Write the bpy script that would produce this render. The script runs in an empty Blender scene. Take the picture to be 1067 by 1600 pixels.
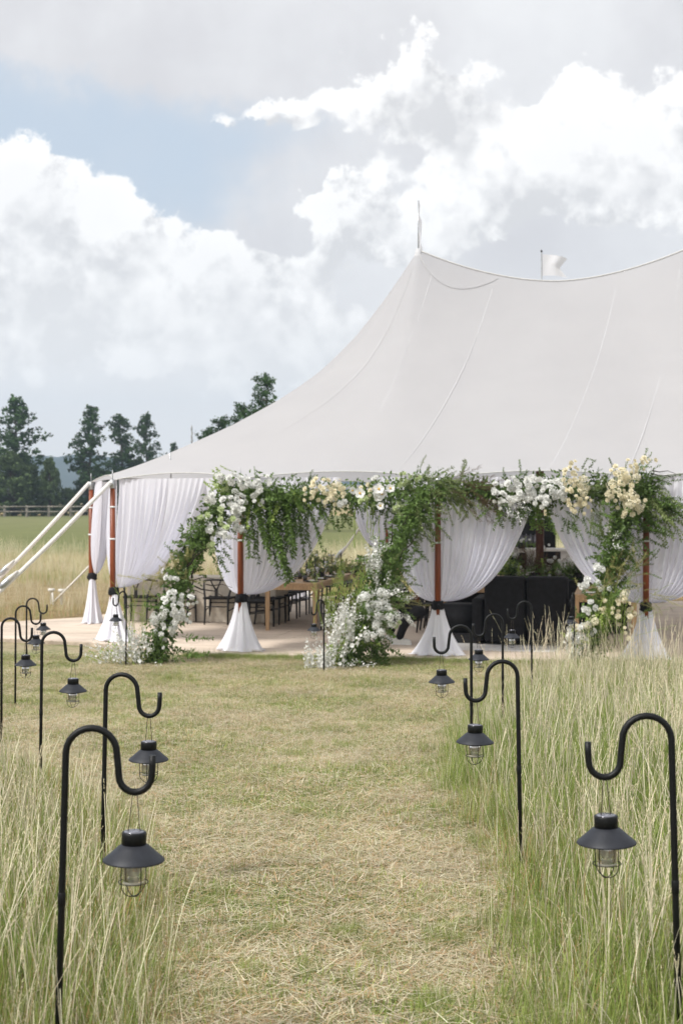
import bpy, bmesh, math, random
from math import pi, sin, cos, tan, radians, sqrt, atan2, exp
from mathutils import Vector, Matrix, Euler
random.seed(11)
rnd = random.Random(7)
scn = bpy.context.scene
COL = scn.collection

# ---------------------------------------------------------------- camera
CAMZ = 2.15
FPX = 2222.0
cam = bpy.data.cameras.new('camera')
cam.sensor_fit = 'VERTICAL'; cam.sensor_height = 36.0; cam.sensor_width = 24.0
cam.lens = 50.0
cam.clip_start = 0.05; cam.clip_end = 9000
cam.dof.use_dof = True; cam.dof.focus_distance = 7.0; cam.dof.aperture_fstop = 5.6
camo = bpy.data.objects.new('camera', cam); COL.objects.link(camo)
camo.location = (0, 0, CAMZ)
camo.rotation_euler = (radians(90) - math.atan(20 / FPX), 0, 0)
scn.camera = camo

def at(px, py, Y):
    """world point seen at a pixel of the photograph at depth Y"""
    return Vector(((px - 533.5) / FPX * Y, Y, CAMZ + (780 - py) / FPX * Y))

scn.cycles.max_bounces = 8; scn.cycles.diffuse_bounces = 3; scn.cycles.glossy_bounces = 2
scn.cycles.transparent_max_bounces = 12; scn.cycles.volume_bounces = 0
# ---------------------------------------------------------------- light
SUN_EL, SUN_AZ = 48.0, -128.0          # azimuth from +Y, clockwise
scn.view_settings.view_transform = 'Standard'
scn.view_settings.look = 'None'
scn.view_settings.exposure = 0.52
scn.view_settings.gamma = 1.0
scn.view_settings.use_curve_mapping = False
sd = bpy.data.lights.new('sun', 'SUN'); sd.energy = 3.0; sd.angle = radians(14); sd.color = (1.0, 0.97, 0.925)
so = bpy.data.objects.new('sun', sd); COL.objects.link(so)
sv = Vector((sin(radians(SUN_AZ)) * cos(radians(SUN_EL)), cos(radians(SUN_AZ)) * cos(radians(SUN_EL)), sin(radians(SUN_EL))))
so.rotation_euler = (-sv).to_track_quat('-Z', 'Y').to_euler()
so.location = sv * 60

# node helpers -------------------------------------------------------
class NT:
    def __init__(s, tree): s.t = tree; s.n = tree.nodes; s.l = tree.links
    def new(s, typ, **kw):
        nd = s.n.new(typ)
        for k, v in kw.items(): setattr(nd, k, v)
        return nd
    def put(s, sock, v):
        if isinstance(v, bpy.types.NodeSocket): s.l.new(v, sock)
        else: sock.default_value = v
    def math(s, op, a, b=None, c=None, clamp=False):
        nd = s.new('ShaderNodeMath', operation=op); nd.use_clamp = clamp
        s.put(nd.inputs[0], a)
        if b is not None: s.put(nd.inputs[1], b)
        if c is not None: s.put(nd.inputs[2], c)
        return nd.outputs[0]
    def vmath(s, op, a, b=None, out=0):
        nd = s.new('ShaderNodeVectorMath', operation=op)
        s.put(nd.inputs[0], a)
        if b is not None:
            if op == 'SCALE': s.put(nd.inputs[3], b)
            else: s.put(nd.inputs[1], b)
        return nd.outputs[1] if op in ('LENGTH', 'DOT_PRODUCT', 'DISTANCE') else nd.outputs[0]
    def noise(s, vec, scale, detail=4, rough=0.55, dim='3D', out='Fac', dist=0.0):
        nd = s.new('ShaderNodeTexNoise', noise_dimensions=dim)
        if vec is not None: s.put(nd.inputs['Vector'], vec)
        nd.inputs['Scale'].default_value = scale; nd.inputs['Detail'].default_value = detail
        nd.inputs['Roughness'].default_value = rough; nd.inputs['Distortion'].default_value = dist
        return nd.outputs[out]
    def maprange(s, v, a, b, c=0.0, d=1.0, smooth=True):
        nd = s.new('ShaderNodeMapRange', interpolation_type='SMOOTHSTEP' if smooth else 'LINEAR')
        s.put(nd.inputs[0], v)
        for i, x in enumerate((a, b, c, d)): s.put(nd.inputs[i + 1], x)
        return nd.outputs[0]
    def mix(s, f, a, b, typ='MIX'):
        nd = s.new('ShaderNodeMix', data_type='RGBA', blend_type=typ)
        s.put(nd.inputs[0], f)
        for sk, v in ((nd.inputs[6], a), (nd.inputs[7], b)):
            if isinstance(v, bpy.types.NodeSocket): s.l.new(v, sk)
            else: sk.default_value = (*v[:3], 1)
        return nd.outputs[2]
    def comb(s, x, y, z):
        nd = s.new('ShaderNodeCombineXYZ')
        for i, v in enumerate((x, y, z)): s.put(nd.inputs[i], v)
        return nd.outputs[0]

# ---------------------------------------------------------------- sky
world = bpy.data.worlds.new('World'); scn.world = world; world.use_nodes = True
world.cycles.sampling_method = 'MANUAL'; world.cycles.sample_map_resolution = 256
wt = world.node_tree; wt.nodes.clear(); W = NT(wt)
wout = W.new('ShaderNodeOutputWorld'); bg = W.new('ShaderNodeBackground')
bg.inputs['Strength'].default_value = 0.1
wt.links.new(bg.outputs[0], wout.inputs[0])
sky = W.new('ShaderNodeTexSky', sky_type='NISHITA'); sky.sun_disc = False
sky.sun_elevation = radians(SUN_EL); sky.sun_rotation = radians(SUN_AZ)
sky.altitude = 1000; sky.air_density = 1.0; sky.dust_density = 0.6

def cloud_group():
    g = bpy.data.node_groups.new('cloud_field', 'ShaderNodeTree')
    g.interface.new_socket('Dir', in_out='INPUT', socket_type='NodeSocketVector')
    g.interface.new_socket('Shift', in_out='INPUT', socket_type='NodeSocketVector')
    g.interface.new_socket('Cumulus', in_out='OUTPUT', socket_type='NodeSocketFloat')
    g.interface.new_socket('Veil', in_out='OUTPUT', socket_type='NodeSocketFloat')
    N = NT(g); gi = N.new('NodeGroupInput'); go = N.new('NodeGroupOutput')
    sp = N.new('ShaderNodeSeparateXYZ'); g.links.new(gi.outputs[0], sp.inputs[0])
    az = N.math('ARCTAN2', sp.outputs[0], sp.outputs[1])
    el = N.math('ARCSINE', sp.outputs[2])
    # angles in the units of 1000 photo pixels, measured from straight ahead on the horizon
    uv0 = N.comb(N.math('MULTIPLY', az, 2.222), N.math('MULTIPLY', el, 2.222), 0.0)
    uv = N.vmath('ADD', uv0, gi.outputs[1])
    d3 = N.vmath('ADD', gi.outputs[0], N.vmath('SCALE', gi.outputs[1], 0.45))
    # billowing displacement of the coordinates
    w1 = N.noise(d3, 8.0, 7, 0.62, out='Color')
    wv = N.vmath('SCALE', N.vmath('SUBTRACT', w1, (0.5, 0.5, 0.5)), 0.36)
    vor = N.new('ShaderNodeTexVoronoi', feature='SMOOTH_F1'); vor.inputs['Scale'].default_value = 26.0
    vor.inputs['Detail'].default_value = 2.0; vor.inputs['Roughness'].default_value = 0.6
    g.links.new(N.vmath('ADD', d3, N.vmath('SCALE', wv, 0.12)), vor.inputs['Vector'])
    puff = N.math('MULTIPLY', N.math('SUBTRACT', 0.42, vor.outputs['Distance']), 0.70)
    uvw = N.vmath('ADD', uv, wv)
    def blob(px, py, rx, ry, amp, sharp=1.0):
        c = ((px - 533.5) / 1000.0, (780 - py) / 1000.0, 0)
        q = N.vmath('MULTIPLY', N.vmath('SUBTRACT', uvw, c), (1000.0 / rx, 1000.0 / ry, 1))
        r2 = N.vmath('DOT_PRODUCT', q, q)
        return N.math('MULTIPLY', N.math('EXPONENT', N.math('MULTIPLY', r2, -sharp)), amp * 1.4)
    def total(lst):
        acc = None
        for b in lst:
            v = blob(*b); acc = v if acc is None else N.math('ADD', acc, v)
        return acc
    cum = total([(110, 335, 120, 100, 1.0), (20, 340, 110, 90, 0.75), (235, 350, 55, 50, 0.6), (345, 385, 70, 75, 0.95),
                 (430, 470, 110, 80, 0.75), (170, 490, 230, 90, 0.75), (530, 350, 62, 58, 0.95), (615, 395, 90, 60, 0.75),
                 (430, 175, 110, 34, 0.75), (640, 185, 85, 90, 1.05), (310, 180, 45, 26, 0.4), (500, 222, 40, 22, 0.4),
                 (720, 320, 90, 70, 0.8), (860, 270, 110, 90, 0.95), (1010, 290, 120, 100, 0.95), (410, 222, 26, 10, 0.35), (298, 262, 22, 8, 0.35),
                 (-350, 420, 330, 200, 0.9), (1500, 330, 380, 190, 0.9), (480, 570, 300, 70, 0.55)])
    wide = N.noise(d3, 2.6, 3, 0.5)
    outside = N.maprange(N.vmath('LENGTH', uv0), 1.25, 1.9)
    cum = N.math('ADD', cum, N.math('MULTIPLY', outside, N.maprange(wide, 0.36, 0.54, 0.0, 1.1)))
    cum = N.math('ADD', cum, puff)
    g.links.new(cum, go.inputs['Cumulus'])
    veil = total([(560, 20, 900, 110, 1.0), (900, 130, 380, 130, 0.8), (300, 640, 900, 230, 1.2), (40, 40, 260, 80, 0.3), (640, 330, 260, 130, 0.2),
                  (760, 60, 400, 90, 0.4), (850, 420, 420, 160, 0.8)])
    veil = N.math('ADD', veil, N.math('MULTIPLY', outside, 0.8))
    veil = N.math('ADD', veil, N.math('MULTIPLY', N.math('SUBTRACT', N.noise(d3, 5.0, 6, 0.6), 0.5), 0.75))
    g.links.new(veil, go.inputs['Veil'])
    return g

cg = cloud_group()
tc = W.new('ShaderNodeTexCoord')
def field(shift):
    nd = W.new('ShaderNodeGroup'); nd.node_tree = cg
    wt.links.new(tc.outputs['Generated'], nd.inputs[0]); nd.inputs[1].default_value = shift
    return nd
f0 = field((0, 0, 0)); f1 = field((-0.010, 0.022, 0))
cov = W.maprange(f0.outputs[0], 0.36, 0.56)
slope = W.math('MULTIPLY', W.math('SUBTRACT', f0.outputs[0], f1.outputs[0]), 1.3)
wisp = W.math('MULTIPLY', W.math('SUBTRACT', W.noise(tc.outputs['Generated'], 13.0, 7, 0.6), 0.5), 0.6)
lit = W.maprange(W.math('ADD', slope, wisp), -0.34, 0.24, 0.0, 1.0, False)
core = W.maprange(f0.outputs[0], 0.6, 2.0)
cumcol = W.mix(lit, (5.6, 5.55, 5.6), (8.3, 8.2, 8.1))
cumcol = W.mix(W.math('MULTIPLY', core, 0.35), cumcol, (7.0, 6.95, 6.95))
vcov = W.maprange(f0.outputs[1], 0.12, 0.80)
vtone = W.noise(tc.outputs['Generated'], 3.4, 6, 0.6)
veilcol = W.mix(W.maprange(vtone, 0.34, 0.64), (5.45, 5.3, 5.38), (7.0, 6.95, 6.95))
# clouds pale towards the horizon, where one looks through more of them
zsep = W.new('ShaderNodeSeparateXYZ'); wt.links.new(tc.outputs['Generated'], zsep.inputs[0])
low = W.maprange(zsep.outputs[2], 0.20, 0.02, 0.0, 0.75)
veilcol = W.mix(low, veilcol, (9.0, 8.6, 8.25)); cumcol = W.mix(low, cumcol, (9.0, 8.7, 8.4))
blue = W.mix(0.90, W.mix(1.0, sky.outputs[0], (1.0, 1.0, 1.0), 'MULTIPLY'), (4.45, 5.1, 5.85))
skyc = W.mix(W.math('MULTIPLY', vcov, 0.92), blue, veilcol)
skyc = W.mix(cov, skyc, cumcol)
# the lower half only lights the ground's underside
wt.links.new(skyc, bg.inputs['Color'])

# ---------------------------------------------------------------- mesh + object helpers
class MB:
    def __init__(s): s.v = []; s.f = []; s.c = None
    def add(s, vs, fs):
        o = len(s.v); s.v.extend([tuple(v) for v in vs]); s.f.extend([tuple(i + o for i in f) for f in fs]); return s
    def box(s, c, d, rz=0.0, M=None, taper=1.0):
        x, y, z = d[0] / 2, d[1] / 2, d[2] / 2
        vs = []
        for k in (-1, 1):
            t = taper if k < 0 else 1.0
            for (i, j) in ((-1, -1), (1, -1), (1, 1), (-1, 1)):
                p = Vector((i * x * t, j * y * t, k * z))
                if rz: p = Matrix.Rotation(rz, 3, 'Z') @ p
                if M: p = M @ p
                vs.append(p + Vector(c))
        return s.add(vs, [(3, 2, 1, 0), (4, 5, 6, 7), (0, 1, 5, 4), (1, 2, 6, 5), (2, 3, 7, 6), (3, 0, 4, 7)])
    def tube(s, pts, r, n=8, caps=True):
        pts = [Vector(p) for p in pts]; m = len(pts)
        rs = r if isinstance(r, (list, tuple)) else [r] * m
        t0 = (pts[1] - pts[0]).normalized()
        a = Vector((0, 0, 1)) if abs(t0.z) < 0.9 else Vector((1, 0, 0))
        nrm = t0.cross(a).normalized(); vs = []; prev = t0
        for i in range(m):
            t = (pts[min(i + 1, m - 1)] - pts[max(i - 1, 0)]).normalized()
            q = prev.rotation_difference(t); nrm = q @ nrm; nrm = (nrm - t * nrm.dot(t)).normalized(); prev = t
            b = t.cross(nrm)
            for k in range(n):
                an = 2 * pi * k / n
                vs.append(pts[i] + (nrm * cos(an) + b * sin(an)) * rs[i])
        fs = []
        for i in range(m - 1):
            for k in range(n):
                k2 = (k + 1) % n
                fs.append((i * n + k, i * n + k2, (i + 1) * n + k2, (i + 1) * n + k))
        if caps:
            fs.append(tuple(range(n - 1, -1, -1))); fs.append(tuple(range((m - 1) * n, m * n)))
        return s.add(vs, fs)
    def lathe(s, prof, n=20, c=(0, 0, 0)):
        vs = []; fs = []; m = len(prof)
        for (r, z) in prof:
            for k in range(n):
                an = 2 * pi * k / n; vs.append((c[0] + r * cos(an), c[1] + r * sin(an), c[2] + z))
        for i in range(m - 1):
            for k in range(n):
                k2 = (k + 1) % n; fs.append((i * n + k, i * n + k2, (i + 1) * n + k2, (i + 1) * n + k))
        return s.add(vs, fs)
    def grid(s, P):
        m = len(P); n = len(P[0]); vs = [p for row in P for p in row]
        fs = [(i * n + j, i * n + j + 1, (i + 1) * n + j + 1, (i + 1) * n + j) for i in range(m - 1) for j in range(n - 1)]
        return s.add(vs, fs)
    def mesh(s, name, mat=None, smooth=True):
        me = bpy.data.meshes.new(name); me.from_pydata(s.v, [], s.f)
        if mat: me.materials.append(mat)
        if smooth: me.polygons.foreach_set('use_smooth', [True] * len(me.polygons))
        if s.c:
            at_ = me.color_attributes.new('tint', 'FLOAT_COLOR', 'POINT')
            at_.data.foreach_set('color', [x for c in s.c for x in (*c, 1.0)])
        me.update(); return me

def obj(name, src, mat=None, parent=None, loc=None, smooth=True, label=None):
    me = src.mesh(name, mat, smooth) if isinstance(src, MB) else src
    o = bpy.data.objects.new(name, me); COL.objects.link(o)
    if parent is not None: o.parent = parent
    if loc is not None: o.location = loc
    if label: o['label'] = label
    return o
def tag(o, label=None, cat=None, group=None, kind=None):
    if label: o['label'] = label
    if cat: o['category'] = cat
    if group: o['group'] = group
    if kind: o['kind'] = kind
    return o
def thing(name, label, cat, loc=(0, 0, 0), rz=0.0, group=None):
    o = bpy.data.objects.new(name, None); COL.objects.link(o); o.empty_display_size = 0.1
    o.location = loc; o.rotation_euler = (0, 0, rz)
    return tag(o, label, cat, group)
KIDS = {}
def kids(o): return [c for c in o.children]
def copy_tree(o, parent=None):
    c = o.copy(); COL.objects.link(c)
    if parent is not None: c.parent = parent
    for ch in o.children: copy_tree(ch, c)
    return c
def place(proto, used, loc, rz=0.0, label=None, group=None, sc=1.0, rot=None):
    o = proto if not used else copy_tree(proto)
    o.location = loc; o.rotation_euler = rot if rot else (0, 0, rz); o.scale = (sc, sc, sc)
    if label: o['label'] = label
    if group: o['group'] = group
    return o

# ---------------------------------------------------------------- materials
def mat(name, col, rough=0.6, var=0.15, scale=12.0, metal=0.0, bump=0.0, bscale=60.0, trans=0.0, spec=0.3, col2=None, rndobj=0.0, attr=False, stretch=None):
    m = bpy.data.materials.new(name); m.use_nodes = True; t = m.node_tree; N = NT(t)
    b = t.nodes['Principled BSDF']; out = t.nodes['Material Output']
    b.inputs['Roughness'].default_value = rough; b.inputs['Metallic'].default_value = metal
    b.inputs['Specular IOR Level'].default_value = spec
    tcn = N.new('ShaderNodeTexCoord'); vec = tcn.outputs['Object']
    if stretch: vec = N.vmath('MULTIPLY', vec, stretch)
    nz = N.noise(vec, scale, 5, 0.6)
    c2 = col2 if col2 else tuple(min(1, x * (1 + var)) for x in col)
    c1 = tuple(x * (1 - var) for x in col) if not col2 else col
    c = N.mix(N.maprange(nz, 0.3, 0.7), c1, c2)
    if attr:
        a = N.new('ShaderNodeAttribute'); a.attribute_name = 'tint'
        c = N.mix(1.0, a.outputs['Color'], N.mix(N.maprange(nz, 0.3, 0.7), (1 - var,) * 3, (1 + var,) * 3), 'MULTIPLY')
    if rndobj:
        oi = N.new('ShaderNodeObjectInfo')
        k = N.maprange(oi.outputs['Random'], 0, 1, 1 - rndobj, 1 + rndobj, False)
        kc = N.comb(k, k, k)
        c = N.mix(1.0, c, kc, 'MULTIPLY')
    t.links.new(c, b.inputs['Base Color'])
    if bump:
        bn = N.new('ShaderNodeBump'); bn.inputs['Strength'].default_value = bump; bn.inputs['Distance'].default_value = 0.01
        t.links.new(N.noise(vec, bscale, 4, 0.6), bn.inputs['Height']); t.links.new(bn.outputs[0], b.inputs['Normal'])
    if trans:
        tr = N.new('ShaderNodeBsdfTranslucent'); t.links.new(c, tr.inputs[0])
        mx = N.new('ShaderNodeMixShader'); mx.inputs[0].default_value = trans
        t.links.new(b.outputs[0], mx.inputs[1]); t.links.new(tr.outputs[0], mx.inputs[2]); t.links.new(mx.outputs[0], out.inputs[0])
    return m

def sheer_mat(name, col, alpha, trans):
    m = bpy.data.materials.new(name); m.use_nodes = True; t = m.node_tree; t.nodes.clear(); N = NT(t)
    out = N.new('ShaderNodeOutputMaterial')
    tcn = N.new('ShaderNodeTexCoord')
    nz = N.noise(N.vmath('MULTIPLY', tcn.outputs['Object'], (1, 1, 0.12)), 14.0, 4, 0.6)
    c = N.mix(nz, tuple(x * 0.94 for x in col), col)
    df = N.new('ShaderNodeBsdfDiffuse'); tr = N.new('ShaderNodeBsdfTranslucent'); tp = N.new('ShaderNodeBsdfTransparent')
    t.links.new(c, df.inputs[0]); t.links.new(c, tr.inputs[0])
    m1 = N.new('ShaderNodeMixShader'); m1.inputs[0].default_value = trans
    t.links.new(df.outputs[0], m1.inputs[1]); t.links.new(tr.outputs[0], m1.inputs[2])
    m2 = N.new('ShaderNodeMixShader')
    # a weave seen edge-on closes up
    lw = N.new('ShaderNodeLayerWeight'); lw.inputs[0].default_value = 0.35
    fac = N.math('ADD', alpha, N.math('MULTIPLY', lw.outputs['Facing'], 1 - alpha), clamp=True)
    t.links.new(fac, m2.inputs[0]); t.links.new(tp.outputs[0], m2.inputs[1]); t.links.new(m1.outputs[0], m2.inputs[2])
    t.links.new(m2.outputs[0], out.inputs[0])
    return m

def glass_mat(name, tint=(0.97, 0.98, 0.98)):
    m = bpy.data.materials.new(name); m.use_nodes = True; t = m.node_tree; t.nodes.clear(); N = NT(t)
    out = N.new('ShaderNodeOutputMaterial')
    tp = N.new('ShaderNodeBsdfTransparent'); tp.inputs[0].default_value = (*tint, 1)
    gl = N.new('ShaderNodeBsdfGlossy'); gl.inputs['Roughness'].default_value = 0.04
    fr = N.new('ShaderNodeFresnel'); fr.inputs[0].default_value = 1.5
    nz = N.noise(None, 9.0, 2)
    k = N.math('MULTIPLY_ADD', fr.outputs[0], N.math('ADD', 2.4, N.math('MULTIPLY', nz, 1.2)), 0.24, clamp=True)
    mx = N.new('ShaderNodeMixShader'); t.links.new(k, mx.inputs[0]); t.links.new(tp.outputs[0], mx.inputs[1]); t.links.new(gl.outputs[0], mx.inputs[2])
    t.links.new(mx.outputs[0], out.inputs[0])
    return m

M_black = mat('black_powder_coat', (0.0045, 0.005, 0.0055), 0.45, 0.25, 30, bump=0.12, bscale=300, spec=0.28)
M_shade = mat('charcoal_enamel', (0.017, 0.019, 0.025), 0.50, 0.2, 25, bump=0.06, bscale=260, spec=0.36)
M_solar = mat('solar_cell', (0.20, 0.20, 0.23), 0.18, 0.3, 60, metal=0.4, spec=0.8)
M_wire = mat('dark_wire', (0.016, 0.016, 0.017), 0.5, 0.3, 40)
M_bronze = mat('bronze_wire', (0.06, 0.045, 0.03), 0.5, 0.3, 40)
M_glass = glass_mat('clear_glass')
M_bulb = mat('frosted_bulb', (0.86, 0.84, 0.78), 0.3, 0.1, 30, spec=0.6, trans=0.4)
M_fil = mat('amber_filament', (0.75, 0.42, 0.2), 0.4, 0.2, 30)
M_canvas = None
M_pole = mat('varnished_pole', (0.205, 0.050, 0.016), 0.38, 0.35, 5, spec=0.4, bump=0.15, bscale=25, stretch=(9, 9, 0.7))
M_mast = mat('dark_timber', (0.075, 0.028, 0.017), 0.5, 0.4, 5, bump=0.2, bscale=25, stretch=(9, 9, 0.7))
M_sheer = sheer_mat('sheer_voile', (0.915, 0.915, 0.985), 0.97, 0.46)
M_skirt = sheer_mat('gathered_voile', (0.925, 0.925, 0.99), 0.96, 0.20)
M_tie = mat('black_tie_cloth', (0.008, 0.008, 0.010), 0.8, 0.3, 50)
M_strap = mat('white_strap', (0.72, 0.70, 0.66), 0.7, 0.12, 40)
M_steel = mat('galvanised_steel', (0.42, 0.43, 0.44), 0.4, 0.2, 30, metal=0.7)
M_whitecloth = mat('white_cord', (0.80, 0.80, 0.80), 0.7, 0.06, 40)
M_flag = sheer_mat('flag_cloth', (0.86, 0.86, 0.90), 0.92, 0.4)
M_oak = mat('pale_oak', (0.47, 0.31, 0.175), 0.5, 0.22, 4, bump=0.1, bscale=30, stretch=(10, 10, 1.0))
M_oaktop = mat('pale_oak_top', (0.47, 0.31, 0.175), 0.45, 0.22, 4, bump=0.1, bscale=30, stretch=(10, 1.0, 10))
M_chair = mat('black_lacquer', (0.009, 0.009, 0.011), 0.35, 0.3, 20, spec=0.5)
M_cord = mat('black_woven_cord', (0.014, 0.014, 0.015), 0.8, 0.3, 120, bump=0.3, bscale=200)
M_linen = mat('cream_linen', (0.62, 0.56, 0.47), 0.85, 0.08, 20, bump=0.1, bscale=200)
M_sofa = mat('black_upholstery', (0.008, 0.008, 0.010), 0.75, 0.3, 15, bump=0.15, bscale=120)
M_rug = mat('pale_rug', (0.66, 0.64, 0.62), 0.9, 0.08, 30, bump=0.2, bscale=150)
M_deck = None
M_plate = mat('dark_stoneware', (0.02, 0.022, 0.026), 0.35, 0.3, 20, spec=0.5)
M_napkin = mat('pale_napkin', (0.72, 0.72, 0.70), 0.8, 0.06, 20)
M_card = mat('white_card', (0.82, 0.82, 0.80), 0.7, 0.03, 20)
M_stem = mat('green_stem', (0.10, 0.15, 0.045), 0.6, 0.3, 12)
M_twig = mat('dark_twig', (0.035, 0.026, 0.02), 0.7, 0.3, 12)
M_leaf = mat('dark_leaf', (0.125, 0.200, 0.050), 0.45, 0.35, 9, trans=0.32, rndobj=0.30, spec=0.35)
M_olive = mat('olive_leaf', (0.21, 0.26, 0.10), 0.5, 0.30, 9, trans=0.32, rndobj=0.25, spec=0.3)
M_lime = mat('lime_leaf', (0.33, 0.43, 0.11), 0.5, 0.28, 9, trans=0.35, rndobj=0.22, spec=0.3)
M_gold = mat('feathery_seed', (0.38, 0.36, 0.15), 0.7, 0.3, 20, trans=0.3, rndobj=0.2)
M_plume = mat('brown_plume', (0.13, 0.085, 0.05), 0.8, 0.35, 20, trans=0.2, rndobj=0.2)
M_white = mat('white_petal', (0.83, 0.83, 0.80), 0.6, 0.05, 30, trans=0.25, rndobj=0.05)
M_cream = mat('cream_petal', (0.87, 0.81, 0.62), 0.6, 0.07, 30, trans=0.25, rndobj=0.08)
M_pgreen = mat('green_petal', (0.56, 0.64, 0.36), 0.6, 0.08, 30, trans=0.25, rndobj=0.08)
M_yellow = mat('yellow_centre', (0.62, 0.38, 0.03), 0.7, 0.2, 60)
M_terracotta = mat('rust_card', (0.30, 0.09, 0.03), 0.8, 0.2, 20)
M_cloth = mat('black_clothing', (0.010, 0.010, 0.012), 0.8, 0.3, 30, bump=0.2, bscale=60)
M_shoe = mat('white_canvas_shoe', (0.72, 0.71, 0.67), 0.7, 0.06, 30)
M_skin = mat('skin', (0.50, 0.32, 0.24), 0.5, 0.08, 20)
M_hair = mat('brown_hair', (0.05, 0.03, 0.02), 0.5, 0.3, 60)
M_needle = mat('pine_needles', (0.045, 0.085, 0.030), 0.7, 0.35, 0.5, trans=0.18, rndobj=0.25, spec=0.1)
M_bushn = mat('young_pine_needles', (0.075, 0.110, 0.045), 0.7, 0.35, 0.5, trans=0.18, rndobj=0.2, spec=0.1)
M_bark = mat('bark', (0.055, 0.042, 0.034), 0.9, 0.35, 6, bump=0.5, bscale=20)
M_bare = mat('bare_twigs', (0.26, 0.25, 0.24), 0.9, 0.2, 6)
M_fence = mat('weathered_rail', (0.23, 0.21, 0.18), 0.9, 0.3, 4, bump=0.3, bscale=20)
M_grass = mat('grass_blades', (0.2, 0.2, 0.1), 0.55, 0.12, 1.2, trans=0.20, rndobj=0.14, attr=True, spec=0.25)
M_panel = mat('black_gloss_panel', (0.008, 0.009, 0.011), 0.15, 0.3, 12, spec=0.6)
M_counter = mat('white_counter', (0.72, 0.70, 0.66), 0.5, 0.05, 10)
# ================================================================ the setting
def gz(x, y):
    """height of the meadow: it falls gently from the camera to the level pad of the tent"""
    d = 17.0 - y
    k = 1.6
    s = d if d / k > 30 else k * math.log1p(math.exp(d / k))
    und = 0.02 * sin(x * 1.3 + 0.5) * sin(y * 0.9) + 0.012 * sin(x * 3.1 + y * 2.3)
    fade = 1.0 if y < 16.5 else max(0.0, 1 - (y - 16.5) / 1.5)
    if y > 30: fade = min(1.0, (y - 30) / 20)
    return 0.0434 * s + und * fade

def axis(lst):
    out = []
    for a, b, n in lst: out += [a + (b - a) * i / n for i in range(n)]
    return out + [lst[-1][1]]
xs = axis([(-2400, -300, 8), (-300, -40, 10), (-40, -8, 20), (-8, 8, 64), (8, 40, 20), (40, 300, 10), (300, 2400, 8)])
ys = axis([(-30, 0, 10), (0, 20, 80), (20, 60, 40), (60, 300, 16), (300, 2500, 12)])
g = MB(); g.grid([[(x, y, gz(x, y)) for x in xs] for y in ys])

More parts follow.
